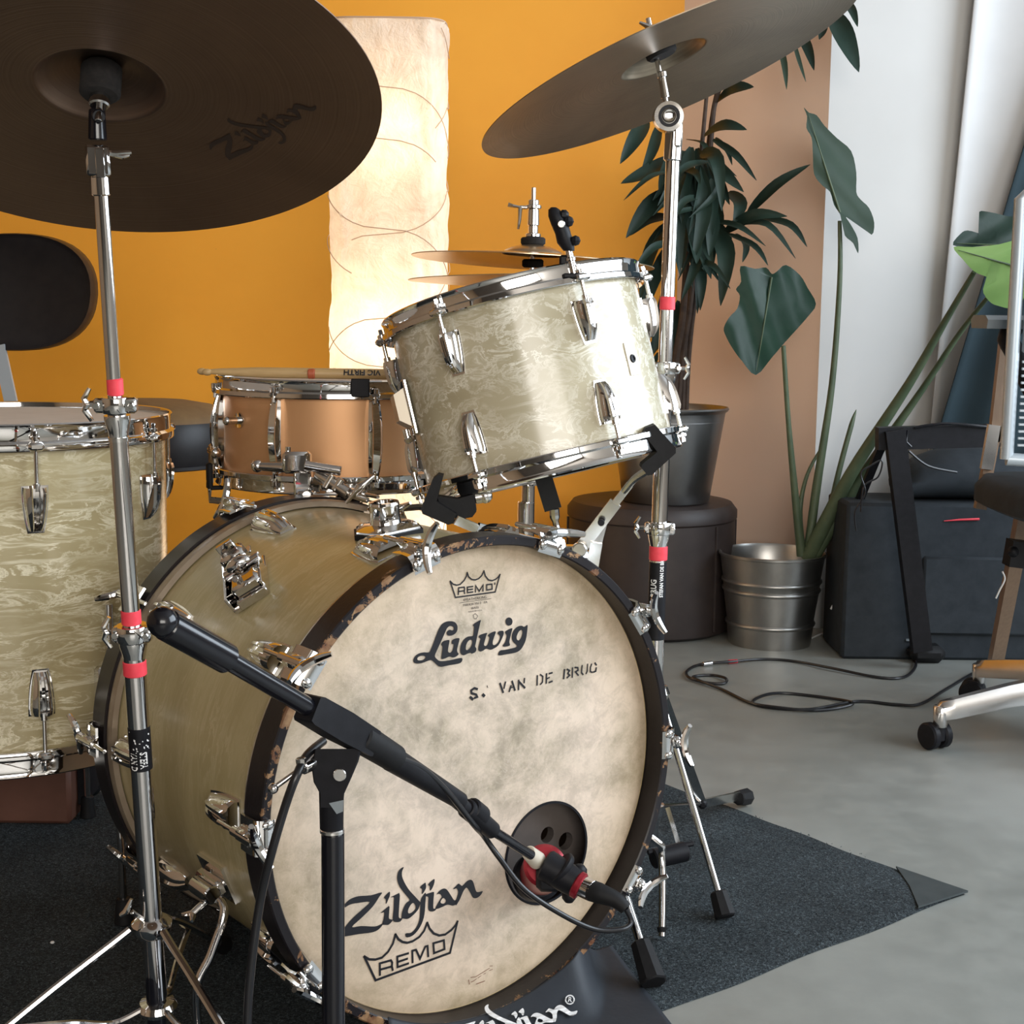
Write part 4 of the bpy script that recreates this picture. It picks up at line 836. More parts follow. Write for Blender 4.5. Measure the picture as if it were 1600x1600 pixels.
mb = MB(); mb.cyl(g.lerp(apex, .2), apex+RN*.035, .0038, seg=10); mb.cyl(g.lerp(apex, .25), g.lerp(apex, .58), .0062, .0048, 14); mb.cyl(g.lerp(apex, .52), g.lerp(apex, .60), .0072, seg=14); obj('threaded_rod', mb, steel, root)
mb = MB(); mb.tube([apex+RN*.024+V((-.016, 0, .004)), apex+RN*.02, apex+RN*.024+V((.016, 0, .004))], [.002, .0055, .002], 8); obj('wing_nut', mb, chrome, root)
Mg = frame(g, x=(1, 0, 0), z=(0, 1, 0))
mb = MB(Mg); mb.lathe([(.0001, -.014), (.010, -.014), (.0135, -.012), (.0150, -.013), (.0205, -.012), (.0215, -.006), (.0215, .008), (.0190, .011), (.0001, .011)], None, 40); mb.box((.014, .020, .000), (.012, .044, .017), None, .25); tl = obj('ratchet_tilter', mb, dull, root)
mb = MB(Mg); mb.lathe([(.0115, -.0160), (.0150, -.0160), (.0150, -.0125), (.0115, -.0125)], None, 36, close=True); obj('ratchet_ring', mb, black, tl)
mb = MB(Mg); mb.lathe([(.0001, -.0158), (.006, -.0155), (.0085, -.0165), (.0095, -.0145), (.0095, -.012)], None, 24); obj('bolt_head', mb, chrome, tl)
mb = MB(); mb.cyl(RPt(252), RPt(205), .0125, seg=24); obj('collar', mb, chrome, root)
mb = MB(); mb.cyl(RPt(600), RPt(215), .0100, seg=28); obj('upper_tube', mb, steel, root)
mb = MB(); mb.cyl(RPt(485), RPt(463), .0112, seg=24); obj('tape_band', mb, redtape, root)
hinge_clamp(root, RPt(575), axR, .0118, .046, .0170, 1)
mb = MB(); mb.lathe([(.0108, 0), (.0125, .006), (.0165, .020), (.0165, .026), (.010, .026)], along(RPt(612), axR), 28); obj('collar', mb, chrome, root)
mb = MB(); mb.cyl(RPt(900), RPt(590), .0116, seg=28); obj('middle_tube', mb, steel, root)
hinge_clamp(root, RPt(825), axR, .0125, .046, .0180, -1)
mb = MB(); mb.lathe([(.0125, 0), (.014, .006), (.0165, .018), (.0165, .022), (.011, .022)], along(RPt(853), axR), 28); obj('collar', mb, chrome, root)
mb = MB(); mb.cyl(V((gb.x, gb.y, rugT+.03)), RPt(852), .0124, seg=28); obj('lower_tube', mb, steel, root)
mb = MB(); mb.cyl(RPt(876), RPt(852), .0136, seg=24); obj('tape_band', mb, redtape, root)
mb = MB(); mb.cyl(RPt(1000), RPt(876), .0128, seg=24); st = obj('sticker', mb, black, root)
wrap_text(['BRUG', 'STEFAN VAN DE BRUG'], RPt(931), RPt(876), .0131, (.0130, .0080), whitepaint, root, st, (-.50, .42), sx=.78)
hubR = V((gb.x, gb.y, .27))
mb = MB(); mb.lathe([(.0125, -.012), (.020, -.010), (.024, 0), (.020, .010), (.0125, .012)], Matrix.Translation(hubR), 24); h1 = obj('tripod_hub', mb, chrome, root)
loR = V((gb.x, gb.y, .09)); mb = MB(); mb.lathe([(.0125, -.010), (.020, -.008), (.020, .008), (.0125, .010)], Matrix.Translation(loR), 24); obj('tripod_hub', mb, chrome, root)
def flat(mb, a, b, w_, t=.0035, hint=(0, -1, 0)):
    a = V(a); b = V(b); z = (b-a).normalized(); h = V(hint); y = (h-z*h.dot(z)).normalized(); x = y.cross(z)
    mb.loft([[p+x*w_/2*sx+y*t/2*sy for sx, sy in ((-1, -1), (1, -1), (1, 1), (-1, 1))] for p in (a, b)])
for ft in (V((.400, 2.41, 0)), V((.297, 1.93, 0)), V((.02, 2.42, 0))):
    far = ft.x > .35
    d = V((ft.x-gb.x, ft.y-gb.y, 0)).normalized(); f = V((ft.x, ft.y, rugT+.012)); mb = MB()
    if ft.y > 2.0:                       # flat steel legs with a low knee
        kn = V((gb.x, gb.y, 0))+d*.175+V((0, 0, .050)); tpp = hubR+d*.022; mb = MB(); flat(mb, kn, f+V((0, 0, .004)), .016); lg = obj('leg', mb, dull, root)
        mb = MB(); flat(mb, tpp, kn, .014); obj('brace', mb, dull, root); mb = MB(); mb.tube([loR+d*.015, kn], .0032, 8); obj('brace', mb, steel, root)
        mb = MB(); mb.box(tuple(kn), (.014, .014, .016), None, .3); obj('knee_joint', mb, black, lg)
    else:
        tpp = hubR+d*.02; mb.tube([tpp, f], .0050, 10); lg = obj('leg', mb, steel, root); mb = MB(); c1 = tpp.lerp(f, .62)
        mb = MB(); flat(mb, P(1043, 1262, gb.y-.06), P(1060, 1318, gb.y-.09), .0065); flat(mb, P(1060, 1318, gb.y-.09), P(1078, 1342, gb.y-.13), .0065); obj('brace', mb, steel, root)
    u = ((kn if ft.y > 2.0 else tpp)-f).normalized(); mb = MB(); mb.cyl(f-u*.010, f+u*.026, .0150, .0125, 8); obj('rubber_foot', mb, rubber, lg)

# ---------------------------------------------------------- hi-hat
HY = 2.36; HT = P(833, 408, HY); HR_ = P(1022, 415, HY).x-P(643, 404, HY).x; HR_ /= 2
hb = V((P(822, 800, HY).x, HY, rugT))
root = thing('hi_hat', 'pair of bronze hi-hat cymbals on a chrome stand behind the rack tom', 'cymbal', tuple(hb))
hn = V((-.045, 0, 1)).normalized(); HT.x = (P(1022, 415, HY).x+P(643, 404, HY).x)/2; HT.z = P(833, 409, HY).z
cymbal(root, HT, V((.045, .03, 1)), HR_, bronze_hat, .013, .050, .014, 'top_cymbal')
cymbal(root, HT-V((.004, 0, .028)), V((-.02, .02, 1)), HR_*1.005, bronze_hat, .012, .050, .014, 'bottom_cymbal', flip=True)
ht = HT+V((0, 0, .026)); top = P(834, 293, HY)
mb = MB(); mb.cyl(hb+V((0, 0, .05)), top, .0036, seg=12); obj('pull_rod', mb, steel, root)
mb = MB(); mb.cyl(ht, ht+V((0, 0, .012)), .0195, seg=28); obj('felt_washer', mb, felt, root); mb = MB(); mb.cyl(ht-V((0, 0, .035)), ht-V((0, 0, .022)), .017, seg=24); obj('felt_washer', mb, felt, root)
mb = MB(); mb.cyl(ht+V((0, 0, .012)), ht+V((0, 0, .018)), .012, seg=20); mb.cyl(ht+V((0, 0, .018)), ht+V((0, 0, .030)), .0075, seg=16); mb.cyl(ht+V((0, 0, .030)), ht+V((0, 0, .056)), .0092, .0085, 20); mb.cyl(ht+V((0, 0, .056)), ht+V((0, 0, .062)), .0125, seg=20); mb.cyl(ht+V((0, 0, .062)), ht+V((0, 0, .070)), .0085, seg=14)
cl = obj('clutch', mb, chrome, root)
mb = MB(); q = ht+V((-.010, -.004, .058)); mb.cyl(q, q+V((-.012, -.002, 0)), .003); mb.tube([q+V((-.030, -.002, .004)), q+V((-.022, -.002, .002)), q+V((-.011, -.002, 0)), q+V((-.012, -.002, -.020)), q+V((-.014, -.002, -.034))], [.0038, .0030, .0040, .0028, .0018], 8); obj('wing_screw', mb, chrome, cl)
mb = MB(); mb.cyl(hb+V((0, 0, .12)), HT-V((0, 0, .06)), .0105, seg=24); mb.cyl(hb+V((0, 0, .12)), hb+V((0, 0, .52)), .0135, seg=24); obj('stand_tube', mb, steel, root)
q = P(826, 752, HY); mb = MB(); mb.cyl(q-V((0, 0, .006)), q+V((0, 0, .012)), .018, seg=20); mb.box(tuple(q+V((.022, -.004, .004))), (.022, .010, .012), None, .2); mb.ball(tuple(q+V((.032, -.006, .004))), .006, seg=8); obj('collar', mb, chrome, root)
for k in range(3):
    a = radians(30+120*k); d = V((cos(a), sin(a), 0)); mb = MB(); f = hb+d*.27+V((0, 0, .012)); mb.tube([hb+V((0, 0, .30))+d*.012, f], .0055, 8); lg = obj('leg', mb, steel, root); u = (hb+V((0, 0, .3))-f).normalized(); mb = MB(); mb.cyl(f-u*.006, f+u*.03, .012, .009, 10); obj('rubber_foot', mb, rubber, lg)
mb = MB(); mb.box(tuple(hb+V((0, -.16, .035))), (.085, .26, .010), Matrix.Identity(4), .3); obj('foot_pedal', mb, dull, root)
mb = MB(); mb.box(tuple(hb+V((0, -.02, .008))), (.10, .04, .012), None, .3); mb.cyl(hb+V((0, 0, .01)), hb+V((0, 0, .13)), .012); obj('pedal_frame', mb, blackpaint, root)

# ================================================================== snare drum, its stand and the sticks
SN = V((-.2715, 2.283, .7265)); SR = .1785; SH = .163
root = thing('snare_drum', 'orange-gold metal snare drum with chrome hoops behind the bass drum', 'drum', (SN.x, SN.y, SN.z-SH))
MS = drum(root, SN, (0, 0, 1), SR, SH, snareskin, [], hoop_h=.026)
for th in [-22+45*k for k in range(8)]:
    t = radians(th); d = V((sin(t), -cos(t), 0)); o3 = SN+d*SR
    mb = MB(frame(o3+V((0, 0, -SH/2)), y=d, z=(0, 0, 1)))
    secs = []
    for k in range(15):
        s = k/14*2-1; w_ = .0095*(1-.35*abs(s)**3)+.001; h = .019*(1-.60*s*s)+.001; secs.append([(-w_, -.001, s*.056), (-w_, h*.55, s*.056), (-w_*.55, h*.8, s*.056), (-w_*.5, h, s*.056), (w_*.5, h, s*.056), (w_*.55, h*.8, s*.056), (w_, h*.55, s*.056), (w_, -.001, s*.056)])
    mb.loft(secs); lg = obj('lug', mb, chrome, root)
    for s in (1, -1):
        q = SN+d*(SR+.0125); mb = MB(); za = -SH/2+s*.05; zb = (-.010 if s > 0 else -SH+.010); mb.cyl(q+V((0, 0, za)), q+V((0, 0, zb)), .0026, seg=8); mb.cyl(q+V((0, 0, zb-s*.008)), q+V((0, 0, zb)), .0055, seg=10); mb.box(tuple(q+V((-d.x*.004, -d.y*.004, zb-s*.010))), (.016, .012, .009), None, .3); obj('tension_rod', mb, chrome, lg)
t = radians(-47); d = V((sin(t), -cos(t), 0)); q = SN+d*SR+V((0, 0, -.062)); mb = MB(); mb.lathe([(.0001, .002), (.006, .002), (.0115, .0025), (.012, 0)], along(q, d), 24); mb.cyl(q, q+d*.020, .0055, seg=16); mb.ball(tuple(q+d*.021), .0066, seg=12); obj('muffler_knob', mb, chrome, root)
# strainer at the left with its clamp screws
t = radians(-70); d = V((sin(t), -cos(t), 0)); q = SN+d*SR+V((0, 0, -.118)); S = frame(q, y=d, z=(0, 0, 1))
mb = MB(S); mb.box((.004, .010, 0), (.026, .020, .034), None, .25); mb.cyl((-.020, .014, .004), (.026, .014, .004), .0065, seg=14); mb.ball((-.022, .014, .004), .0085, seg=10); so = obj('strainer', mb, dull, root)
mb = MB(S); mb.box((.002, .016, -.026), (.012, .002, .034), None, .2); obj('snare_strap', mb, creammat, so)
mb = MB(); a = P(563, 606, SN.y-SR-.004); mb.box((0, 0, 0), (.026, .010, .026), Matrix.Translation(a), .12); obj('hoop_block', mb, black, root)
# sticks lying across the head
def stick(label, a, b, text=None):
    a = V(a); b = V(b); root = thing('drumstick', label, 'drumstick', tuple((a+b)/2), 0, 'drumsticks on the snare drum')
    M = along(a, b-a); L = (b-a).length; mb = MB(M)
    mb.lathe([(.0001, 0), (.0055, .001), (.0074, .005), (.0074, L*.72), (.0050, L*.90), (.0030, L*.965), (.0030, L*.97)], None, 20); st = obj('shaft', mb, wood, root)
    mb = MB(M); mb.ball((0, 0, L*.985), .0052, seg=12, sz=(1, 1, 1.5)); obj('tip', mb, wood, root)
    return root, st, M
# butt end at the right; printing upside down as in the photograph
zs = SN.z+.0078
a = V((SN.x+.150, SN.y-.105, zs)); b = V((SN.x-.185, SN.y-.020, zs+.001)); b = a+(b-a).normalized()*.345
a2 = V((P(622, 588, SN.y-.125).x, SN.y-.128, zs)); b2 = V((P(396, 588, SN.y-.10).x-.07, SN.y-.115, zs))
root, st, M = stick('plain wooden drumstick nearest the front hoop of the snare, printed near its butt end', a2+V((.03, 0, 0)), b2)
ax = V((1, 0, 0))
def Ts(u, v):
    p = .0076; ph = -.5+v/p; c0 = a2+V((-.052-u, 0, 0)); return V((c0.x, c0.y-p*cos(ph), c0.z-p*sin(ph)))
obj('printed_lettering', text_mb('VIC FIRTH', .0120, Ts, .0004), ink, st, smooth=False)
mb = MB(); q = a2+V((-.126, 0, 0)); mb.cyl(q-ax*.005, q+ax*.005, .00745, seg=20); obj('printed_band', mb, mat('stick_red_print', (.45, .10, .04), .5), st)
a3 = a2+V((.02, .020, 0)); b3 = b2+V((-.012, .022, 0))
stick('plain wooden drumstick behind the printed one on the snare', a3, b3)
# snare stand
sb = V((SN.x+.02, SN.y+.03, rugT)); root = thing('snare_stand', 'chrome stand holding the snare drum behind the bass drum', 'stand', tuple(sb))
zb = SN.z-SH-.004
mb = MB(); mb.cyl(sb+V((0, 0, .10)), V((sb.x, sb.y, zb-.075)), .0125, seg=20); obj('stand_tube', mb, steel, root)
mb = MB(); mb.box((sb.x, sb.y, zb-.055), (.045, .045, .04), None, .2); hub_ = obj('basket_hub', mb, chrome, root)
for k, th in enumerate((-65, 55, 175)):
    t = radians(th); d = V((sin(t), -cos(t), 0)); e = V((SN.x, SN.y, 0))+d*(SR+.024); c = V((SN.x, SN.y, 0))+d*.02
    mb = MB(); mb.tube([V((c.x, c.y, zb-.045)), V((e.x, e.y, zb-.018)), V((e.x, e.y, zb+.012))], .005, 8); arm = obj('basket_arm', mb, chrome, root)
    mb = MB(frame(V((e.x, e.y, zb+.018)), y=d, z=(0, 0, 1))); mb.box((0, .0, 0), (.012, .009, .040), None, .3); mb.box((0, -.010, -.018), (.012, .02, .006), None, .3); obj('rubber_grip', mb, rubber, arm)
for k in range(3):
    a_ = radians(90+120*k); d = V((cos(a_), sin(a_), 0)); f = sb+d*.22+V((0, 0, .012)); mb = MB(); mb.tube([sb+V((0, 0, .26)), f], .005, 8); lg = obj('leg', mb, steel, root); mb = MB(); mb.cyl(f-V((0, 0, .008)), f+V((0, 0, .02)), .012, .009, 10); obj('rubber_foot', mb, rubber, lg)
# multi-clamp with two tubes and a wing screw between snare and bass drum hoop
CY = 1.99
q = P(462, 742, CY); root = thing('multi_clamp', 'chrome clamp with a short tube and wing screw gripping the rear bass drum hoop', 'clamp', tuple(P(470, 790, CY)))
mb = MB(); mb.box((0, 0, 0), (.038, .026, .030), Matrix.Translation(P(464, 722, CY)), .18); mb.cyl(P(450, 698, CY), P(450, 716, CY), .004, seg=10); mb.box((0, 0, 0), (.024, .024, .046), Matrix.Translation(P(474, 760, CY)), .15); mb.box((0, 0, 0), (.022, .030, .022), Matrix.Translation(P(478, 778, CY)), .15)
cb = obj('clamp_body', mb, chrome, root)
mb = MB(); mb.cyl(P(476, 727, CY-.012), P(533, 736, CY-.012), .0068, seg=18); obj('short_tube', mb, steel, root)
mb = MB(); mb.cyl(P(402, 728, CY+.01), P(446, 730, CY), .0060, .0075, 14); mb.ball(tuple(P(402, 728, CY+.01)), .009, seg=10); obj('short_tube', mb, steel, root)
mb = MB(); mb.cyl(P(496, 740, CY), P(545, 772, CY-.02), .0085, seg=16); mb.cyl(P(508, 762, CY-.012), P(520, 742, CY-.012), .0052); mb.cyl(P(522, 766, CY-.016), P(534, 748, CY-.016), .0052); mb.cyl(P(545, 772, CY-.02), P(575, 782, CY-.03), .0050, .0042); obj('linkage', mb, dull, root)
mb = MB(); mb.tube([P(541, 786, CY-.03), P(556, 768, CY-.03), P(563, 761, CY-.03), P(571, 755, CY-.03), P(585, 743, CY-.03)], [.0022, .0042, .0062, .0042, .0022], 10); obj('wing_screw', mb, chrome, root)
mb = MB(); mb.cyl(P(479, 774, CY-.016), P(479, 774, CY-.022), .0062, seg=14); obj('bolt_head', mb, dull, cb)

# ================================================================== stand that carries the rack tom
th_ = V((.078, 2.035, 0)); bc = TT-TN*TH_
root = thing('tom_stand', 'chrome basket stand with black rubber arms holding the rack tom', 'stand', (th_.x, th_.y, rugT))
hubp = P(897, 872, 2.03)
mb = MB(); mb.cyl(V((th_.x, th_.y, rugT+.06)), hubp-V((0, 0, .02)), .0115, seg=24); obj('stand_tube', mb, steel, root)
mb = MB(); mb.box(tuple(hubp), (.040, .036, .036), None, .25); mb.cyl(hubp+V((-.03, 0, 0)), hubp+V((.03, 0, 0)), .011, seg=16); hub_ = obj('basket_hub', mb, chrome, root)
AY = 1.90
def pxp(mb, out, Y, dep):
    """solid plate with the given outline, standing upright across the line of sight at distance Y"""
    mb.loft([[P(x, y, Y) for x, y in out], [P(x, y, Y)+V((0, dep, 0)) for x, y in out]])
mb = MB(); flat(mb, P(903, 862, 1.955), P(962, 785, 1.935), .017); flat(mb, P(961, 787, 1.933), P(984, 757, 1.915), .010); mb.tube(spline([P(975, 768, 1.92), P(992, 748, 1.90), P(1013, 734, 1.87)], 4), [.004, .0042, .0044, .0046, .005, .0052, .0055, .0055, .0055], 8); arm = obj('basket_arm', mb, dull, root)
q = P(939, 816, 1.937); mb = MB(); mb.cyl(q, q-V((0, .006, 0)), .0045, seg=14); obj('rivet', mb, black, arm); q = P(905, 858, 1.952); mb = MB(); mb.cyl(q, q-V((0, .010, 0)), .010, seg=16); obj('rivet', mb, dull, arm)
mb = MB(); flat(mb, P(943, 812, 1.948), P(933, 850, 1.95), .012); flat(mb, P(932, 848, 1.946), P(926, 884, 1.95), .016); obj('link_plate', mb, dull, arm)
mb = MB(); pxp(mb, [(1004, 676), (1009, 668), (1024, 664), (1056, 700), (1056, 708), (1019, 742), (1012, 743), (1002, 731), (1003, 726), (1027, 706)], 1.835, .030); obj('rubber_grip', mb, rubber, arm, ang=30)
mb = MB(); mb.tube(spline([P(880, 880, 2.0), P(876, 850, 2.01), P(868, 815, 2.02), P(866, 795, 2.02)], 4), [.0045]*9+[.007]*4, 8); arm = obj('basket_arm', mb, chrome, root)
mb = MB(); flat(mb, P(864, 795, 2.02), P(848, 742, 2.02), .024, .018); obj('rubber_grip', mb, rubber, arm)
GY = 1.80
mb = MB(); flat(mb, P(880, 860, 2.0), P(745, 826, GY+.03), .016); flat(mb, P(745, 826, GY+.03), P(712, 812, GY), .012); arm = obj('basket_arm', mb, chrome, root)
mb = MB()
pxp(mb, [(676, 749), (684, 742), (692, 744), (682, 784), (713, 803), (708, 818), (700, 820), (660, 803), (658, 795)], GY, .030); pxp(mb, [(683, 776), (716, 780), (741, 772), (744, 800), (738, 808), (716, 812), (692, 800)], GY+.012, .022); obj('rubber_grip', mb, rubber, arm, ang=30)
mb = MB(); q = P(758, 775, GY+.02); mb.cyl(P(742, 778, GY+.02), q, .008, seg=12); mb.ball(tuple(q), .0095, seg=10); mb.ball(tuple(P(761, 766, GY+.02)), .0065, seg=8); obj('arm_knob', mb, dull, arm)
hz = V((th_.x, th_.y, .25)); mb = MB(); mb.lathe([(.0115, -.012), (.021, -.010), (.021, .010), (.0115, .012)], Matrix.Translation(hz), 24); obj('tripod_hub', mb, black, root)
for ft in (V((.177, 1.724, 0)), V((.125, 2.345, 0)), V((-.19, 2.16, 0))):
    d = V((ft.x-th_.x, ft.y-th_.y, 0)).normalized(); f = V((ft.x, ft.y, rugT+.018)); t0 = hz+d*.02; mb = MB(); mb.tube([t0, f], .0062, 10); lg = obj('leg', mb, steel, root); u = (t0-f).normalized(); mb = MB(); mb.cyl(f-u*.016, f+u*.040, .0175, .0135, 8); obj('rubber_foot', mb, rubber, lg)
    mb = MB(); mb.tube([V((th_.x, th_.y, .10))+d*.012, t0.lerp(f, .55)], .004, 8); obj('brace', mb, steel, root)
mb = MB(); q = P(1048, 1345, 1.96); mb.cyl(P(1020, 1342, 1.95), P(1072, 1330, 1.97), .014, seg=16); mb.cyl(P(1012, 1332, 1.95), P(1083, 1318, 1.97), .004, seg=8); obj('leg_clamp', mb, black, root)

# ================================================================== microphones
# clip-on holder on the rack tom's hoop
HY2 = 1.83
q = P(890, 425, HY2); root = thing('mic_clip', 'small black microphone clip standing on the hoop of the rack tom', 'clip', tuple(q))
mb = MB(); mb.cyl(P(897, 428, HY2), P(888, 388, HY2), .0052, .0045, 12); mb.cyl(P(892, 408, HY2), P(891, 402, HY2), .0065, seg=12); obj('clip_rod', mb, steel, root)
mb = MB(); secs = []
for x, y, w_ in ((889, 392, .008), (884, 380, .0125), (880, 366, .0115), (875, 352, .0125), (869, 338, .0115), (866, 328, .0085), (865, 324, .004)):
    c = P(x, y, HY2); secs.append([c+V((w_*cos(a)*.85, w_*sin(a)*.9, 0)) for a in [2*pi*k/12 for k in range(12)]])
mb.loft(secs); mb.ball(tuple(P(899, 376, HY2-.005)), .0065, seg=8); mb.ball(tuple(P(888, 346, HY2-.004)), .007, seg=8); mb.box(tuple(P(881, 336, HY2)), (.012, .018, .012), None, .3); bd = obj('clip_body', mb, black, root)
mb = MB(); mb.cyl(P(877, 350, HY2-.010), P(877, 350, HY2-.0145), .0046, seg=12); obj('pivot_screw', mb, dull, bd)
mb = MB(); mb.box(tuple(P(884, 414, HY2+.004)), (.016, .010, .024), None, .25); mb.box(tuple(P(893, 431, HY2-.002)), (.020, .016, .006), None, .25); obj('hoop_clamp', mb, black, root)

# boom stand in front of the bass drum
MY = 1.335; pv = P(522, 1190, MY)
base = V((P(521, 1590, MY).x, MY, 0)); root = thing('microphone_stand', 'black boom microphone stand in front of the bass drum head', 'stand', tuple(base))
tipw = P(838, 1342, 1.610)
boomdir = (tipw-pv); 
def BP(x, y, off=0.0):                 # point of the boom's vertical plane seen at (x, y)
    n_ = boomdir.cross(V((0, 0, 1))); d = ray(x, y); c0 = P(545, 1165, MY-.012)
    return EYE+d*(((c0-EYE).dot(n_))/d.dot(n_))
mb = MB(); mb.cyl(V((base.x, MY, .02)), P(520, 1300, MY), .0110, seg=32); obj('lower_tube', mb, blackpaint, root)
mb = MB(); mb.cyl(P(519, 1301, MY), P(519, 1294, MY), .0118, seg=28); obj('tube_ring', mb, dull, root)
mb = MB(); M = frame(P(518, 1250, MY), x=(1, 0, 0), z=(0, 0, 1)); mb.lathe([(.0105, -.028), (.0112, -.027), (.0118, .010), (.0125, .022), (.010, .030)], M, 28); cu2 = obj('pivot_collar', mb, black, root)
mb = MB(); c0 = P(518, 1203, MY); secs = []
sh = [(492, 1170), (565, 1170), (560, 1190), (548, 1218), (538, 1240), (536, 1262), (500, 1262), (500, 1240), (490, 1222), (487, 1200)]
mb.loft([[P(x, y, MY-.011) for x, y in sh], [P(x, y, MY-.013) for x, y in [(x+(518-x)*.06, y) for x, y in sh]]]); mb.loft([[P(x, y, MY-.011) for x, y in sh], [P(x, y, MY+.012) for x, y in sh]]); pb = obj('pivot_body', mb, black, root, ang=50)
mb = MB(); q = P(531, 1210, MY-.013); mb.cyl(q, q+V((0, -.003, 0)), .0062, seg=20); obj('pivot_cap', mb, dull, pb)
mb = MB(); q = P(526, 1262, MY-.0125); mb.loft([[P(x, y, MY-.0135) for x, y in ((514, 1255), (537, 1250), (536, 1268), (526, 1272))], [P(x, y, MY-.011) for x, y in ((514, 1255), (537, 1250), (536, 1268), (526, 1272))]]); obj('locking_tab', mb, greyplastic, pb)
mb = MB(); a = P(492, 1188, MY-.004); b = P(472, 1200, MY-.02); mb.cyl(a, b, .008, .0068, 14); c1_ = P(427, 1232, MY-.03); mb.cyl(b, c1_, .0026, seg=10); mb.ball(tuple(c1_), .0052, seg=14); mb.cyl(P(470, 1184, MY-.02), b, .005, seg=8); obj('locking_bar', mb, steel, pb)
# boom: counterweight sleeve, tube, joint body, front sleeve
mb = MB(); mb.cyl(BP(258, 975), BP(356, 1030), .0130, seg=28); mb.ball(tuple(BP(254, 972)), .0128, seg=16); obj('counterweight', mb, blackpaint, root)
mb = MB(); mb.cyl(BP(345, 1024), BP(640, 1199), .0086, seg=24); obj('boom_tube', mb, blackpaint, root)
mb = MB(); a = BP(480, 1105); b = BP(610, 1180); M = frame(a, z=b-a, x=V((0, 0, 1)).cross(b-a)); L = (b-a).length
mb.loft([[(x, y, z) for x, y in ((-w_, -h), (w_, -h), (w_, h), (-w_, h))] for z, w_, h in ((0, .011, .011), (.004, .0125, .0130), (L*.35, .0125, .0140), (L*.7, .0115, .0125), (L*.72, .0110, .0115))], M); obj('boom_clamp', mb, black, root)
mb = MB(); mb.cyl(BP(560, 1150), BP(618, 1186), .0148, .0135, 24); mb.ball(tuple(BP(614, 1184)), .0135, seg=14); obj('end_sleeve', mb, rubber, root)
mb = MB(); mb.cyl(BP(610, 1184), BP(720, 1252), .0125, .0090, 24); mb.cyl(BP(700, 1240), BP(768, 1298), .0075, .0075, 20); obj('front_sleeve', mb, black, root)
mb = MB(); mb.cyl(BP(728, 1262), BP(770, 1298), .0105, .0095, 20); mb.cyl(BP(735, 1262), BP(752, 1276), .0118, seg=16); obj('cable_clip', mb, black, root)
mb = MB(); mb.cyl(BP(755, 1288), BP(830, 1336), .0056, seg=18); obj('thin_tube', mb, blackpaint, root)
mb = MB(); mb.lathe([(.0001, 0), (.12, 0), (.125, .004), (.12, .014), (.03, .022), (.013, .03), (.0001, .03)], Matrix.Translation(base), 48); obj('round_base', mb, blackpaint, root)
# the microphone
QY = tipw.y
root = thing('bass_drum_microphone', 'stubby red and black microphone at the port hole of the bass drum', 'microphone', tuple(P(870, 1370, QY)))
mb = MB(); a = P(840, 1345, QY+.005); b = P(826, 1332, QY-.012); mb.cyl(a, b, .0105, .0085, 24); obj('thread_adapter', mb, creammat, root)
mb = MB(); a = P(845, 1366, QY+.065); b = P(852, 1352, QY+.010); mb.cyl(a, b, .025, seg=36); mb.cyl(P(838, 1372, QY+.05), P(848, 1362, QY+.012), .0285, seg=36) if False else None; obj('mic_head', mb, redmetal, root)
mb = MB(); mb.cyl(P(835, 1372, QY+.085), P(843, 1368, QY+.066), .029, seg=36); obj('grille', mb, black, root)
mb = MB(); a = P(850, 1350, QY+.004); b = P(905, 1383, QY-.010); mb.cyl(a, b, .0185, .0165, 28); mb.cyl(P(872, 1355, QY), P(880, 1362, QY), .0215, .0205, 24); mb.box(tuple(P(858, 1372, QY+.002)), (.030, .020, .030), None, .3); mb.ball(tuple(P(905, 1362, QY)), .0095, seg=10); mb.ball(tuple(P(889, 1400, QY)), .0085, seg=10); obj('mount_body', mb, black, root)
mb = MB(); a = P(899, 1380, QY-.012); b = P(909, 1386, QY-.015); mb.cyl(a, b, .0160, seg=28); obj('red_ring', mb, redmetal, root)
# its cable, with the plug
root = thing('microphone_cable', 'black microphone cable looping from the red microphone along the boom stand', 'cable', tuple(P(930, 1400, QY-.02)))
mb = MB(); a = P(905, 1383, QY-.014); b = P(928, 1393, QY-.025); mb.cyl(a, b, .0122, seg=24); pg = obj('plug_collar', mb, steel, root)
mb = MB(); pts = [P(922, 1391, QY-.023), P(940, 1397, QY-.03), P(962, 1406, QY-.035), P(978, 1420, QY-.04)]; sp_ = spline(pts, 5); mb.tube(sp_, [.0118]*5+[.0112-.0004*k for k in range(len(sp_)-5)], 16); obj('plug_boot', mb, rubber, root)
c = [P(978, 1420, QY-.04), P(986, 1440, QY-.04), P(972, 1452, QY-.05), P(930, 1452, QY-.06), P(880, 1430, QY-.07), P(820, 1390, QY-.08), P(780, 1340, QY-.085), P(755, 1305, QY-.09), BP(742, 1284)+V((0, -.012, 0)), BP(700, 1235)+V((0, -.016, .004)), BP(660, 1202)+V((0, -.014, .006)), BP(622, 1184)+V((0, -.018, .006))]
mb = MB(); mb.tube(spline(c, 8), .0031, 10); obj('cable', mb, cablem, root)
c = [P(505, 1158, MY+.02), P(480, 1180, MY-.01), P(462, 1215, MY-.03), P(445, 1262, MY-.03), P(425, 1330, MY-.03), P(408, 1400, MY-.02), P(396, 1480, MY-.02), P(388, 1560, MY-.02), P(386, 1640, MY-.02)]
mb = MB(); mb.tube(spline(c, 6), .0042, 10); obj('cable', mb, cablem, root)

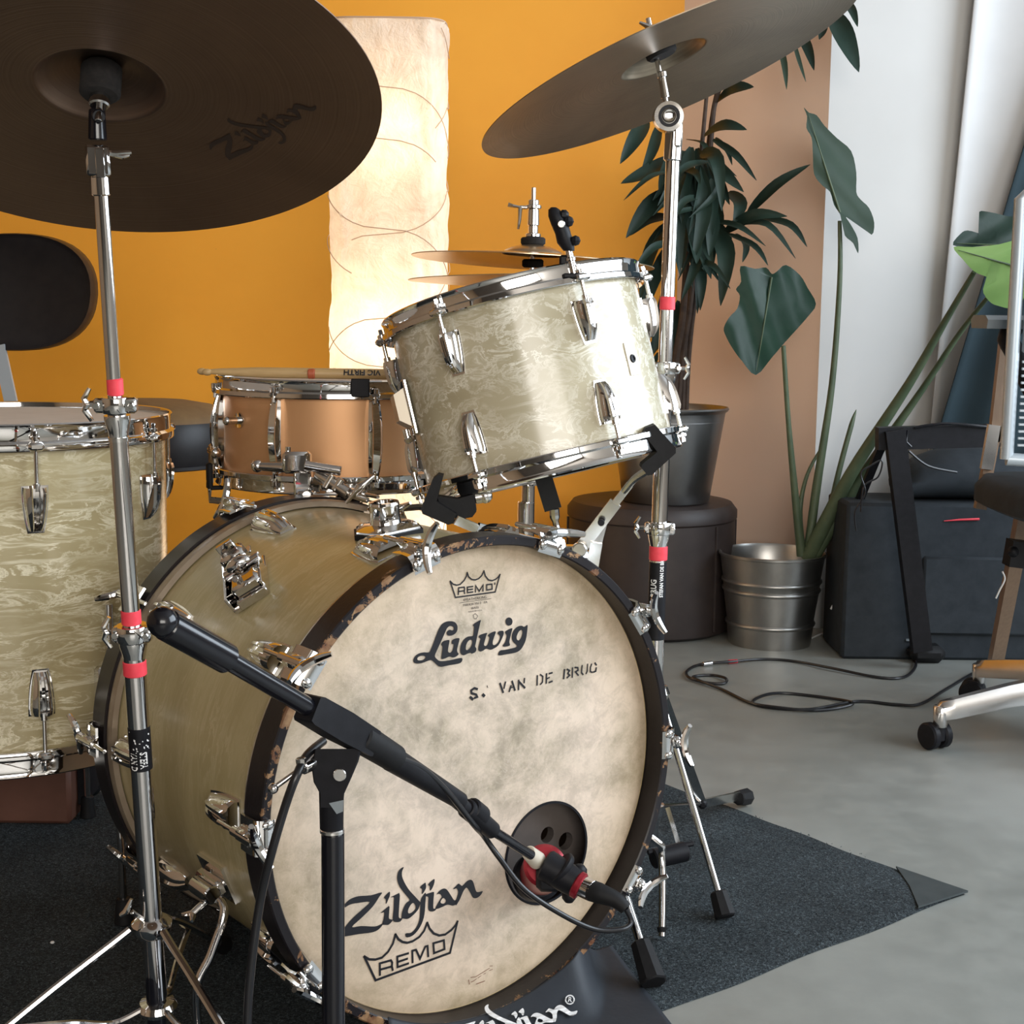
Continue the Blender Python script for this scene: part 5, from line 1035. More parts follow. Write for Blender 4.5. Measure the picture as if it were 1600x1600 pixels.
# ================================================================== drum throne behind the floor tom
TY = 2.85; tc_ = P(222, 690, TY); root = thing('drum_throne', 'round black leather drum throne with a brown top and backrest', 'stool', (tc_.x, TY, 0))
zt = P(222, 655, TY-.16).z; R_ = .172
M = Matrix.Translation((tc_.x, TY, zt))
mb = MB(M); mb.lathe([(.0001, .026), (.09, .024), (.135, .016), (.160, .002), (.168, -.006), (.1705, -.014)], None, 56); obj('seat_top', mb, seatbrown, root)
mb = MB(M); mb.lathe([(.1705, -.012), (.176, -.024), (.177, -.075), (.172, -.092), (.160, -.098), (.0001, -.098)], None, 56); obj('seat_cushion', mb, leather, root)
mb = MB(M); mb.lathe([(.168, -.088), (.1765, -.091), (.1765, -.097), (.166, -.100)], None, 56, close=True); obj('piping', mb, leather, root)
mb = MB(); mb.cyl((tc_.x, TY, .12), (tc_.x, TY, zt-.095), .015, seg=20); obj('post', mb, blackpaint, root)
for k in range(3):
    a_ = radians(70+120*k); d = V((cos(a_), sin(a_), 0)); f = V((tc_.x, TY, .015))+d*.26; mb = MB(); mb.tube([V((tc_.x, TY, .26)), f], .009, 8); lg = obj('leg', mb, blackpaint, root); mb = MB(); mb.cyl(f-V((0, 0, .012)), f+V((0, 0, .03)), .016, .012, 10); obj('rubber_foot', mb, rubber, lg)
# backrest
BYk = 3.08; bx0 = P(-75, 455, BYk).x; bx1 = P(147, 455, BYk).x; bw = (bx1-bx0)/2; bcx = (bx0+bx1)/2; bzc = (P(40, 365, BYk).z+P(40, 548, BYk).z)/2; bh = (P(40, 365, BYk).z-P(40, 548, BYk).z)/2
secs = []
for t_, k in ((-.030, .90), (-.036, .98), (-.020, 1.0), (.010, 1.0), (.022, .96), (.026, .88)):
    r = []
    for i in range(48):
        a_ = 2*pi*i/48; n__ = 2/2.45; cx_ = abs(cos(a_))**n__*(1 if cos(a_) >= 0 else -1); sz_ = abs(sin(a_))**n__*(1 if sin(a_) >= 0 else -1)
        x = cx_*bw*k*(1+.03*sz_); z = sz_*bh*k+.05*bh*cx_*(1 if sz_ < 0 else -.25)
        r.append((bcx+x, BYk+t_+.020*(cx_*cx_), bzc+z))
    secs.append(r)
obj('backrest', MB().loft(secs), leather, root, ang=60)
mb = MB(); a = P(-2, 540, BYk-.03); b = P(20, 640, BYk-.05); flat(mb, a, b, .026, .008); flat(mb, b, V((tc_.x-.02, TY+.10, zt-.10)), .026, .008, (0, 0, 1)); obj('backrest_bar', mb, meshgrey, root)

# things on the mat under the floor tom
q = F(20, 1302, rugT); root = thing('wooden_box', 'low reddish-brown wooden box on the mat behind the floor tom legs', 'box', tuple(q+V((-.12, .10, 0))))
mb = MB(); c_ = q+V((-.10, .12, .055)); mb.box(tuple(c_), (.36, .16, .11), None, .06); obj('box_body', mb, bagred, root); mb = MB(); mb.box(tuple(c_+V((.185, .02, .01))), (.012, .12, .09), None, .1); obj('end_panel', mb, black, root)
mb = MB(); a = F(85, 1290, rugT)+V((0, .03, .055)); b = F(133, 1262, rugT)+V((0, .05, .02)); mb.cyl(a, b, .016, seg=16); o = obj('tube_stub', mb, rubber)
single(o, 'short black rubber tube lying on the mat beside the brown box', 'tube')

# ================================================================== paper floor lamp
LYp = 3.3; lx0 = P(516, 300, LYp).x; lx1 = P(701, 300, LYp).x; lz1 = P(610, 44, LYp).z; lcx = (lx0+lx1)/2; lw = (lx1-lx0)/2
root = thing('paper_floor_lamp', 'tall glowing white rice-paper floor lamp against the orange wall', 'lamp', (lcx, LYp, 0))
P_ = []; rg_ = random.Random(9)
NZ = 120; NA = 96
from mathutils import noise as mn
for i in range(NZ+1):
    z = .05+(lz1-.05)*i/NZ; row = []
    for j in range(NA):
        a_ = 2*pi*j/NA; e_ = 2/5.0; x = abs(cos(a_))**e_*(1 if cos(a_) >= 0 else -1); y = abs(sin(a_))**e_*(1 if sin(a_) >= 0 else -1)
        k = lw*(.955+.02*sin(z*9+a_)+.018*sin(z*27+2*a_)*.5)+.008*mn.noise(V((x*5, y*5, z*8)))+.005*mn.noise(V((x*15+9, y*15, z*22)))
        row.append((lcx+x*k, LYp+y*k*.95, z))
    P_.append(row)
mb = MB(); n_ = len(P_)
mb.add([p for r in P_ for p in r], [[i*NA+j, i*NA+(j+1) % NA, (i+1)*NA+(j+1) % NA, (i+1)*NA+j] for i in range(n_-1) for j in range(NA)]+[[(n_-1)*NA+j for j in range(NA)]])
obj('lamp_shade', mb, paper, root, ang=80)
for k in range(9):                          # wires that spiral under the paper
    for s in (1, -1):
        z0 = -.2+.235*k; pts = []
        for i in range(49):
            t_ = i/48; z = z0+.20*t_*2*s+(0 if s > 0 else .33)
            if not (.06 < z < lz1-.01): continue
            a_ = 2*pi*t_+k*.9; e_ = 2/5.0; x = abs(cos(a_))**e_*(1 if cos(a_) >= 0 else -1); y = abs(sin(a_))**e_*(1 if sin(a_) >= 0 else -1)
            kk = lw*(.965+.02*sin(z*9+a_)+.018*sin(z*27+2*a_)*.5)+.004
            pts.append((lcx+x*kk, LYp+y*kk*.95, z))
        if len(pts) > 4: mb = MB(); mb.tube(pts, .0011, 5); obj('wire', mb, wirem, root)
mb = MB(); mb.tube([(lcx+lw*.97*(abs(cos(a_))**.4)*(1 if cos(a_) >= 0 else -1), LYp+lw*.93*(abs(sin(a_))**.4)*(1 if sin(a_) >= 0 else -1), lz1) for a_ in [2*pi*k/48 for k in range(49)]], .0018, 6); obj('top_ring', mb, wirem, root)
for k in range(4):
    x = lcx+lw*.8*(1 if k % 2 else -1); y = LYp+lw*.8*(1 if k > 1 else -1); mb = MB(); mb.cyl((x, y, 0), (x, y, .07), .004, seg=8); obj('leg', mb, steel, root)
for z, p_ in ((.30, 2.4), (.78, 2.0), (1.2, 1.2)): bulb((lcx, LYp, z), p_)

# ================================================================== plants
def blade(mb, pts, w_, fold=.25, up_=V((0, 0, 1)), prof=None, curl=0.0, n=4, face=None):
    """lanceolate leaf along pts"""
    pts = spline(pts, n); N_ = len(pts); secs = []
    for i, p in enumerate(pts):
        t = i/(N_-1); tan = (pts[min(i+1, N_-1)]-pts[max(i-1, 0)]).normalized()
        f = V(face) if face is not None else V((0, -1, .35)); sd = tan.cross(f); sd = sd.normalized() if sd.length > .05 else V((1, 0, 0)); nr = sd.cross(tan)
        ww = w_/2*(sin(pi*min(1, (t*.95+.05)**.82))**.95 if prof is None else prof(t)); ww = max(ww, .0006)
        secs.append([p-sd*ww+nr*ww*fold, p-sd*ww*.5+nr*ww*fold*.35, p, p+sd*ww*.5+nr*ww*fold*.35, p+sd*ww+nr*ww*fold])
    mb.loft(secs, closed=False, caps=False); return mb
PLY = 3.80
px_ = P(1052, 633, PLY); potR = P(1136, 633, PLY).x-px_.x+.005; pcx = P(1136, 633, PLY).x-.152; potR = .152
zt_ = P(1052, 636, PLY).z; stool_top = P(1010, 800, PLY-.2).z
# leather stool under the pot
root = thing('leather_pouf', 'dark brown round leather pouf under the grey plant pot', 'pouf', (P(1016, 900, 3.9).x, 3.9, 0))
scx = P(1016, 900, 3.86).x; SRr = P(1145, 900, 3.86).x-scx
M = Matrix.Translation((scx, 3.86, 0))
mb = MB(M); mb.lathe([(.0001, 0), (SRr-.02, 0), (SRr-.004, .010), (SRr, .04), (SRr+.002, stool_top*.5), (SRr-.001, stool_top-.045)], None, 64); obj('pouf_body', mb, pouf, root)
mb = MB(M); mb.lathe([(SRr-.001, stool_top-.047), (SRr+.004, stool_top-.042), (SRr+.004, stool_top-.022), (SRr-.010, stool_top-.004), (SRr-.05, stool_top+.003), (.0001, stool_top+.004)], None, 64); obj('pouf_lid', mb, pouf, root)
for k in range(8):
    a_ = radians(-92+45*k); mb = MB(M); x = (SRr+.0015)*cos(a_); y = (SRr+.0015)*sin(a_); mb.cyl((x, y, .02), (x, y, stool_top-.05), .0035, seg=6)
    obj('seam', mb, pouf, root)
mb = MB(M)
for k in range(16): a_ = radians(-94); z = .03+(stool_top-.09)*k/15; mb.ball(((SRr+.003)*cos(a_), (SRr+.003)*sin(a_), z), .0024, seg=6)
obj('stitches', mb, mat('pale_stitching', (.22, .19, .17), .7), root)['kind'] = 'stuff'
# pot
root = thing('potted_dragon_tree', 'tall dragon tree with long drooping dark leaves in a grey metal pot on the pouf', 'plant', (pcx, PLY, stool_top+.004))
M = Matrix.Translation((pcx, PLY, 0)); zb_ = stool_top+.004
mb = MB(M); mb.lathe([(.0001, zb_+.002), (potR*.72, zb_), (potR*.74, zb_+.004), (potR*.97, zt_-.012), (potR*1.01, zt_-.008), (potR*1.03, zt_-.002), (potR*1.01, zt_+.002), (potR*.985, zt_-.002), (potR*.95, zt_-.03), (.95*potR, zt_-.034)], None, 64); obj('pot', mb, galv2, root)
mb = MB(M); mb.disc(potR*.95, zt_-.030, None, 40); obj('soil', mb, soil, root)
rg_ = random.Random(12)
canes = [[(1058, 640), (1066, 560), (1078, 480), (1085, 400), (1090, 300), (1098, 215), (1104, 150)], [(1050, 640), (1056, 560), (1066, 500), (1072, 420), (1074, 340), (1078, 240)], [(1072, 640), (1076, 560), (1085, 480), (1098, 430), (1118, 390), (1135, 360)], [(1066, 640), (1072, 520), (1090, 380), (1108, 250), (1120, 150), (1160, 90), (1215, 58), (1255, 40), (1302, 14)], [(1066, 640), (1086, 430), (1104, 250), (1128, 120), (1190, 30), (1268, -8), (1314, -8)]]
for k, c in enumerate(canes):
    yo = (.02, -.03, .03, .03, .04)[k]; r0 = (.0085, .011, .007, .008, .007)[k]
    pts = spline([P(x, y, PLY+yo) for x, y in c], 5); mb = MB(); mb.tube(pts, [r0*(1-.45*i/len(pts)) for i in range(len(pts))], 8); obj('cane', mb, bark, root)
LV = [ # px path base -> tip, width px, depth offset
 [(1100, 213), (1132, 198), (1167, 203), 23, -.05], [(1120, 160), (1148, 140), (1178, 136), 24, 0], [(1010, 188), (992, 218), (969, 256), 24, -.1], [(1030, 195), (1020, 235), (1002, 272), 17, -.05],
 [(1052, 245), (1012, 272), (970, 287), 30, -.1], [(1052, 300), (1012, 325), (978, 372), 27, -.08], [(1045, 338), (1010, 345), (985, 368), 16, 0], [(1114, 218), (1150, 243), (1182, 282), 12, -.05], [(1118, 215), (1136, 235), (1144, 258), 8, 0],
 [(1110, 250), (1130, 270), (1162, 300), 20, -.1], [(1110, 258), (1128, 290), (1140, 320), 14, -.05], [(1168, 334), (1215, 288), (1266, 257), 17, -.1], [(1132, 363), (1180, 336), (1230, 338), 18, -.12], [(1150, 350), (1200, 352), (1243, 404), 12, -.12],
 [(1186, 340), (1235, 352), (1261, 386), 12, -.1], [(1135, 365), (1178, 385), (1200, 415), 12, -.08], [(1118, 360), (1135, 400), (1126, 478), 28, -.14], [(1106, 350), (1100, 400), (1111, 436), 20, -.12], [(1138, 300), (1156, 320), (1146, 350), 22, -.06],
 [(1040, 350), (1015, 400), (1000, 470), 22, 0], [(1048, 380), (1020, 440), (985, 540), 20, .02], [(1050, 420), (1030, 500), (1018, 560), 18, 0], [(1078, 400), (1095, 430), (1094, 485), 18, -.05], [(1056, 520), (1020, 545), (995, 590), 18, .0], [(1050, 560), (1030, 555), (1004, 600), 10, 0], [(1150, 365), (1165, 385), (1160, 410), 12, 0],
 [(1095, 240), (1120, 250), (1128, 330), 22, -.12], [(1080, 230), (1068, 290), (1065, 350), 22, -.1], [(1092, 260), (1100, 330), (1082, 410), 24, -.14], [(1075, 290), (1058, 350), (1062, 430), 26, -.13], [(1098, 300), (1112, 350), (1108, 400), 24, -.12], [(1072, 320), (1085, 380), (1088, 412), 22, -.15],
 [(1300, 18), (1318, 60), (1342, 113), 34, -.12], [(1312, -5), (1330, 15), (1340, 42), 14, -.1], [(1240, 30), (1262, 75), (1272, 110), 15, -.1], [(1215, 60), (1225, 100), (1229, 140), 10, -.05], [(1235, 50), (1246, 90), (1259, 128), 9, 0], [(1270, -10), (1285, 40), (1280, 62), 16, 0], [(1060, 470), (1048, 530), (1060, 580), 16, .02]]
for i in range(22):
    x = rg_.uniform(1050, 1115); y = rg_.uniform(200, 420); a_ = rg_.choice((-1, 1))*rg_.uniform(.5, 1.2); LV.append([(x, y), (x+45*sin(a_), y+8), (x+rg_.uniform(60, 95)*sin(a_), y+rg_.uniform(25, 60)), rg_.uniform(8, 14), rg_.uniform(-.2, .08)])
for i in range(34):
    x = rg_.uniform(1045, 1118); y = rg_.uniform(215, 380); LV.append([(x, y), (x+rg_.uniform(-22, 22), y+45), (x+rg_.uniform(-30, 32), y+rg_.uniform(75, 125)), rg_.uniform(12, 22), rg_.uniform(-.16, .05)])
for a_, b_, c_, w_, dy in LV:
    Y = PLY+dy; s = Y/2300; pts = [P(a_[0], a_[1], Y+.05), P(b_[0], b_[1], Y-.02), P(c_[0], c_[1], Y-.05)]
    mb = MB(); blade(mb, pts, w_*s*1.05, .35, n=5, face=(rg_.uniform(-.5, .5), -1, rg_.uniform(.1, .7))); obj('leaf', mb, leaf_pale if (w_ in (10, 9) and a_[1] < 70) else leaf_dark, root)

# galvanised bucket with the big-leaved plant
BKY = 3.68; bcx_ = P(1207, 860, BKY).x; bR = P(1288, 860, BKY).x-bcx_; bzt = P(1207, 862, BKY).z
root = thing('potted_philodendron', 'big-leaved green plant with long stems in a ribbed galvanised bucket', 'plant', (bcx_, BKY, 0))
M = Matrix.Translation((bcx_, BKY, 0)); r0 = bR*.78
def br_(z): return r0+(bR-r0)*(z/bzt)
prof = [(.0001, .004), (r0-.004, .004), (r0-.003, 0), (r0+.001, 0), (r0+.002, .006)]
for zz in (.235, .60, .70):
    z = bzt*zz
    for dz, dr in ((-.006, 0), (-.003, .0035), (0, .0045), (.003, .0035), (.006, 0)): prof.append((br_(z)+dr, z+dz))
prof += [(bR, bzt-.008), (bR+.004, bzt-.006), (bR+.0045, bzt), (bR+.001, bzt+.001), (bR-.003, bzt-.006), (br_(bzt*.8)-.004, bzt*.8), (.0001, bzt*.8)]
mb = MB(M); mb.lathe(prof, None, 72); obj('bucket', mb, galv, root)
mb = MB(M); mb.disc(br_(bzt*.8)-.006, bzt*.8+.004, None, 40); obj('soil', mb, soil, root)
crown = P(1255, 862, BKY-.02)
stems = [([(1252, 868), (1243, 780), (1232, 660), (1224, 540)], -.04, (15, 12, 8, 7)), ([(1262, 868), (1276, 760), (1300, 600), (1312, 440), (1312, 345)], 0, (15, 14, 10, 8, 6)), ([(1262, 872), (1330, 740), (1420, 600), (1478, 500), (1522, 425)], -.34, (26, 20, 14, 10, 7)), ([(1272, 868), (1350, 740), (1440, 610), (1500, 520), (1543, 465)], -.30, (22, 16, 10, 8, 6)), ([(1290, 830), (1310, 740), (1330, 665), (1338, 640)], .03, (10, 9, 8, 1)), ([(1256, 870), (1250, 800), (1262, 740), (1290, 690)], .04, (10, 8, 6, 4))]
for c, dy, ws in stems:
    pts = spline([P(x, y, BKY+dy*i/(len(c)-1)) for i, (x, y) in enumerate(c)], 6); rs = []
    for i in range(len(pts)):
        t = i/(len(pts)-1)*(len(ws)-1); k = min(int(t), len(ws)-2); rs.append((ws[k]+(ws[k+1]-ws[k])*(t-k))/2/2300*BKY)
    mb = MB(); mb.tube(pts, rs, 10); obj('stem', mb, stemm, root)
def leaf_outline(pts, Y, mid, m, bulge, tiltx=0.0, name='leaf', tilty=0.0):
    """broad leaf: outline in photo pixels, curved about its midrib"""
    pp = []; N_ = len(pts); ring = smooth_ring([tuple(map(float, p)) for p in pts], 3); a = V(mid[0]); b = V(mid[1]); d = (b-a).normalized(); L = (b-a).length
    def to(x, y):
        q = V((x, y))-a; u = q.dot(d)/L; v = (q.x*-d.y+q.y*d.x); return P(x, y, Y+tiltx*v/2300*Y+tilty*u+bulge*abs(v)/60+.006*sin(v*.12+u*9))
    rows = []; K = 5
    n = len(ring); mbx = MB(); cs = []
    for x, y in ring:
        u = max(.02, min(.98, (V((x, y))-a).dot(d)/L)); c = a+d*L*u; cs.append((c.x, c.y))
    for k in range(K+1):
        t = k/K; rows.append([to(cx_+(x-cx_)*t, cy_+(y-cy_)*t) for (x, y), (cx_, cy_) in zip(ring, cs)])
    mbx.add([p for r in rows for p in r], [[k*n+i, k*n+(i+1) % n, (k+1)*n+(i+1) % n, (k+1)*n+i] for k in range(K) for i in range(n)])
    lf = obj(name, mbx, m, root, fix=False, ang=70)
    mbx = MB(); mbx.tube([to(*(a+d*L*t))+V((0, -.002, 0)) for t in (.02, .25, .5, .75, .97)], [.0028, .0024, .0018, .0013, .0006], 6); obj('midrib', mbx, stemm, lf)
leaf_outline([(1157, 416), (1180, 420), (1197, 418), (1206, 428), (1214, 424), (1228, 414), (1250, 430), (1262, 450), (1275, 475), (1262, 495), (1240, 520), (1222, 540), (1205, 560), (1181, 586), (1160, 565), (1145, 545), (1134, 525), (1131, 512), (1140, 495), (1152, 482), (1156, 462), (1150, 452), (1158, 440)], BKY-.10, ((1206, 430), (1181, 584)), leaf_big, .016, -.5)
leaf_outline([(1256, 168), (1264, 176), (1276, 180), (1288, 196), (1308, 216), (1330, 236), (1338, 270), (1338, 300), (1345, 312), (1358, 325), (1366, 348), (1362, 367), (1345, 350), (1322, 338), (1330, 352), (1340, 372), (1341, 396), (1333, 380), (1320, 368), (1318, 350), (1312, 334), (1303, 320), (1297, 300), (1285, 290), (1272, 272), (1270, 240), (1268, 215), (1260, 200), (1261, 182)], BKY-.02, ((1313, 335), (1262, 176)), leaf_pale, .012, .4)
leaf_outline([(1489, 383), (1500, 366), (1512, 360), (1535, 366), (1556, 368), (1552, 352), (1530, 331), (1550, 332), (1575, 338), (1600, 342), (1640, 380), (1620, 392), (1560, 382), (1520, 386)], BKY-.36, ((1610, 385), (1492, 380)), leaf_dark, .008, .2)
leaf_outline([(1490, 386), (1520, 386), (1560, 382), (1600, 374), (1620, 400), (1610, 440), (1590, 480), (1560, 478), (1545, 470), (1536, 452), (1556, 440), (1540, 432), (1522, 424), (1504, 405)], BKY-.38, ((1600, 420), (1494, 390)), leaf_lit, .008, -.3)

# ================================================================== things at the right
KY = 3.42
root = thing('keyboard_stand', 'black folding keyboard stand frame in front of the dark equipment case', 'stand', tuple(V((P(1450, 1025, KY).x, KY, 0))))
mb = MB(); flat(mb, P(1370, 685, KY), P(1560, 680, KY), .052, .035); b_ = obj('top_bar', mb, black, root)
mb = MB(); mb.tube([P(1418, 672, KY-.025), P(1416, 690, KY-.028), P(1424, 698, KY-.025)], .002, 6); mb.tube(spline([P(1430, 668, KY-.02), P(1480, 662, KY-.03), P(1550, 668, KY-.02)], 5), .004, 6); obj('bar_handle', mb, blackpaint, b_)
mb = MB(); flat(mb, P(1397, 672, KY-.02), P(1440, 1016, KY-.01), .045, .03); lg = obj('leg', mb, black, root)
mb = MB(); flat(mb, P(1380, 690, KY+.02), P(1335, 800, KY+.2), .018, .015); obj('leg', mb, black, root)
mb = MB(); q = F(1446, 1034); mb.box((q.x, q.y+.02, .022), (.085, .10, .042), None, .35); obj('foot', mb, rubber, root)
mb = MB(); mb.tube(spline([P(1420, 705, KY-.03), P(1450, 728, KY-.03), P(1495, 738, KY-.02)], 6), .003, 6); obj('loose_wire', mb, cablem, root)
EY = 3.61; ex0 = P(1316, 980, EY-.11).x; ex1 = P(1680, 980, EY).x; ez = P(1400, 790, EY-.15).z
root = thing('equipment_case', 'large black equipment case on the floor right of the galvanised bucket', 'case', ((ex0+ex1)/2, EY, 0))
mb = MB(); mb.box(((ex0+ex1)/2, EY, ez/2), (ex1-ex0, .22, ez), None, .035); obj('case_body', mb, darkbag, root)
mb = MB(); mb.box(((ex0+ex1)/2+.02, EY-.113, ez*.42), ((ex1-ex0)*.45, .02, ez*.5), None, .3); obj('front_pocket', mb, darkbag, root)
mb = MB(); mb.box((ex0+.18, EY-.1115, .05), (.05, .004, .006), None, .2); obj('small_badge', mb, greyplastic, root)
root = thing('soft_bag', 'black soft bag slumped on top of the equipment case', 'bag', (P(1520, 785, EY).x, EY, ez))
secs = []
x0 = P(1420, 785, EY-.1).x; x1 = P(1640, 785, EY-.1).x
for i in range(9):
    t = i/8; x = x0+(x1-x0)*t; h = .030+.10*sin(pi*min(1, t*.9+.08))**.6; secs.append([(x, EY+.10*cos(a_), ez+.002+h*(.5+.5*sin(a_))*(1 if sin(a_) > 0 else .9)) for a_ in [2*pi*k/16 for k in range(16)]])
mb = MB(); mb.loft(secs); obj('bag_body', mb, darkbag, root, ang=70)
mb = MB(); mb.tube([P(1475, 814, EY-.112), P(1500, 812, EY-.115), P(1530, 811, EY-.113)], [.001, .0025, .003], 6); obj('red_strap', mb, redtape, root)

# wooden folding easel-like stand between the case and the office chair
WY = 2.98
root = thing('wooden_folding_stand', 'light wooden folding stand with crossing legs beside the office chair', 'stand', (P(1560, 1040, WY).x, WY, 0))
g1 = F(1552, 1055); 
mb = MB(); flat(mb, P(1572, 520, WY), P(1553, 690, WY), .022, .018); flat(mb, P(1556, 665, WY), P(1531, 795, WY), .022, .018); obj('leg', mb, beech, root)
mb = MB(); flat(mb, P(1553, 664, WY-.012), P(1541, 733, WY-.012), .024, .012); obj('metal_sleeve', mb, alu, root)
mb = MB(); flat(mb, P(1606, 770, WY), V((g1.x, g1.y, .004)), .030, .022); obj('leg', mb, beech, root)
mb = MB(); flat(mb, P(1595, 845, WY-.01), P(1588, 885, WY-.01), .045, .045); mb.ball(tuple(P(1583, 862, WY-.03)), .012, seg=10); obj('joint', mb, black, root)
mb = MB(); mb.tube(spline([P(1566, 893, WY+.1), P(1570, 905, WY+.1), P(1562, 922, WY+.1), P(1556, 935, WY+.1)], 5)+[], .0018, 6); o = obj('white_wire_end', mb, whitecable); single(o, 'short white wire end hanging against the dark case', 'wire')

# office chair
oc = V((1.16, 2.80, 0)); root = thing('office_chair', 'grey office chair on a polished aluminium star base at the right edge', 'chair', tuple(oc))
tips = [F(1468, 1150, .0)]
d0 = V((.826, 2.751, 0))-oc; a0 = atan2(d0.y, d0.x)
for k in range(5):
    a_ = a0-k*2*pi/5; d = V((cos(a_), sin(a_), 0)); s = V((-d.y, d.x, 0)); mb = MB(); secs = []
    for t, z, w_, h in ((0, .130, .030, .030), (.25, .122, .024, .026), (.6, .105, .019, .022), (.93, .082, .016, .020), (1.0, .078, .015, .018), (1.03, .072, .012, .012)):
        c = oc+d*(.335*t+.0); secs.append([c+s*w_*sx+V((0, 0, z+h*sz)) for sx, sz in ((-.8, -.9), (.8, -.9), (1, .2), (.5, 1), (-.5, 1), (-1, .2))])
    mb.loft(secs); tip = oc+d*.335; mb.cyl(tip+V((0, 0, .046)), tip+V((0, 0, .088)), .0135, .0150, 16); lg = obj('base_arm', mb, alu, root, ang=50)
    ca = a_+radians(-70 if k == 0 else 40*k); cd_ = V((cos(ca), sin(ca), 0)); cs_ = V((-cd_.y, cd_.x, 0)); c = tip+cd_*.012+V((0, 0, .027))
    mb = MB(); mb.cyl(c-cs_*.024, c-cs_*.006, .0265, seg=28); mb.cyl(c+cs_*.006, c+cs_*.024, .0265, seg=28); mb.cyl(c-cs_*.007, c+cs_*.007, .014, seg=14); mb.cyl(tip+V((0, 0, .02)), tip+V((0, 0, .052)), .011, seg=14); obj('castor', mb, black, lg)
mb = MB(); mb.cyl(oc+V((0, 0, .08)), oc+V((0, 0, .42)), .024, seg=20); obj('gas_column', mb, blackpaint, root)
mb = MB(); secs = []
for z, k in ((.455, .92), (.465, 1.0), (.495, 1.0), (.515, .93)): secs.append([(oc.x+.24*k*(abs(cos(a_))**.5)*(1 if cos(a_) >= 0 else -1), oc.y+.23*k*(abs(sin(a_))**.5)*(1 if sin(a_) >= 0 else -1), z) for a_ in [2*pi*j/32 for j in range(32)]])
mb.loft(secs); obj('seat', mb, darkbag, root, ang=60)
mb = MB(); mb.box((oc.x, oc.y, .435), (.26, .24, .035), None, .3); obj('seat_mechanism', mb, black, root)
# backrest frame facing left-back, with horizontal slats
OY = 2.62; bxl = P(1580, 400, OY).x
mb = MB(); zt2 = P(1590, 300, OY).z; zm = P(1590, 490, OY).z; zb2 = P(1590, 700, OY).z
path = [V((bxl+.012, OY, zb2-.02)), V((bxl+.012, OY, zm)), V((bxl+.012, OY, zt2-.012)), V((bxl+.024, OY+.0, zt2)), V((bxl+.22, OY-.02, zt2)), V((bxl+.43, OY, zt2)), V((bxl+.44, OY, zt2-.02)), V((bxl+.44, OY, zb2-.02)), V((bxl+.22, OY-.02, zb2-.03)), V((bxl+.012, OY, zb2-.02))]
mb.tube(path, .012, 10); bf = obj('backrest_frame', mb, meshgrey, root)
for k in range(34):
    z = zb2+(zt2-zb2-.03)*k/34+.006
    if z > P(1590, 560, OY).z: continue
    mb = MB(); mb.box((bxl+.226, OY-.012, z), (.40, .004, .0048), None, .2); obj('slat', mb, meshgrey, root)
mb = MB(); mb.box((bxl+.226, OY-.008, (zt2+P(1590, 560, OY).z)/2), (.40, .010, zt2-P(1590, 560, OY).z-.02), None, .3); obj('backrest_panel', mb, greyplastic, root)
mb = MB(); flat(mb, V((oc.x, oc.y-.12, .44)), V((oc.x+.02, OY+.02, zb2+.05)), .05, .02); obj('backrest_bar', mb, black, root)
ay = 2.72; mb = MB(); secs = []
for t in range(7):
    u = t/6; x0_ = P(1537, 496, ay).x; c = V((x0_+.02+.0*u, ay-.13+.26*u, P(1560, 497, ay).z)); 
ax0 = P(1530, 503, ay).x
mb.loft([[V((ax0+k1*.10, ay+yy, P(1560, 503, ay).z+zz)) for yy, zz in ((-.045, -.012), (.045, -.012), (.050, .004), (.035, .012), (-.035, .012), (-.050, .004))] for k1 in (0.0, .15, .5, 1.0, 2.0, 2.4)]); ar = obj('armrest', mb, greyplastic, root, ang=50)
mb = MB(); mb.tube(spline([V((ax0+.07, ay, P(1560, 505, ay).z)), P(1574, 530, ay), P(1590, 560, ay), V((oc.x-.10, ay, .50))], 5), .018, 10); obj('armrest_post', mb, black, ar)

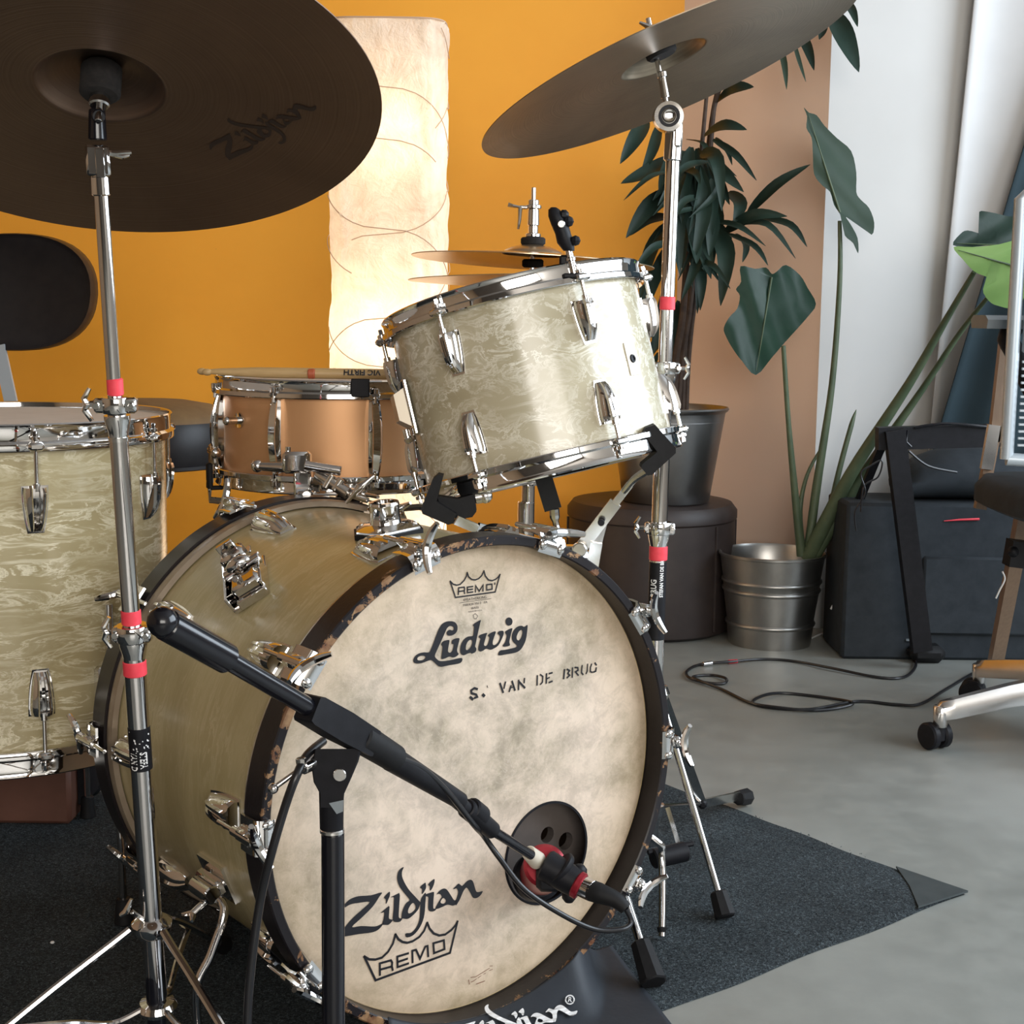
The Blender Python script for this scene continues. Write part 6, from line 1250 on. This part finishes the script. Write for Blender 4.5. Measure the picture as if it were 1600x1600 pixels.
# cables on the floor
root = thing('floor_cable', 'long black cable with a red tape mark coiled loosely on the concrete floor', 'cable', tuple(F(1250, 1090)))
c = [(1424, 1018), (1431, 1040), (1412, 1058), (1370, 1058), (1300, 1044), (1240, 1033), (1190, 1030), (1140, 1034), (1095, 1038), (1074, 1048), (1076, 1058), (1100, 1066), (1130, 1068), (1134, 1060), (1112, 1055), (1084, 1057), (1092, 1063), (1130, 1078), (1172, 1098), (1212, 1105), (1270, 1110), (1312, 1106), (1332, 1098), (1290, 1090), (1225, 1083), (1192, 1087), (1176, 1099), (1215, 1107), (1270, 1108), (1340, 1096), (1400, 1101), (1438, 1100), (1480, 1076), (1540, 1042), (1620, 1010)]
mb = MB(); sp_ = spline([F(x, y, .004+.003*(i % 3 == 1)) for i, (x, y) in enumerate(c)], 8); mb.tube(sp_, .0034, 8); obj('cable', mb, cablem, root)
mb = MB(); mb.cyl(F(1138, 1034, .006), F(1152, 1033, .006), .0048, seg=12); obj('red_mark', mb, redtape, root)
mb = MB(); mb.cyl(F(1098, 1038, .006), F(1112, 1036, .006), .0056, seg=12); obj('cable_plug', mb, steel, root)
mb = MB(); mb.tube(spline([F(1262, 1000, .004), F(1285, 990, .004), F(1305, 985, .03), P(1313, 960, 3.6), P(1305, 943, 3.62), P(1298, 952, 3.62)], 6), .0026, 8); o = obj('white_cable', mb, whitecable); single(o, 'thin white cable curling up beside the galvanised bucket', 'cable')
mb = MB(); mb.tube(spline([P(1345, 800, 3.3), P(1350, 760, 3.3), P(1372, 745, 3.3), P(1378, 720, 3.3), P(1360, 728, 3.3), P(1345, 740, 3.3), P(1352, 770, 3.3), P(1336, 800, 3.3), P(1338, 830, 3.3)], 6), .002, 6); o = obj('tangled_wire', mb, cablem); single(o, 'tangle of thin black wires hanging from the keyboard stand', 'wire')
mb = MB(); mb.ball(tuple(F(82, 1477, rugT)+V((0, 0, .004))), .003, seg=8, sz=(1, 1, .6)); o = obj('paper_crumb', mb, whitepaint); single(o, 'tiny white crumb of paper on the mat at the lower left', 'paper')
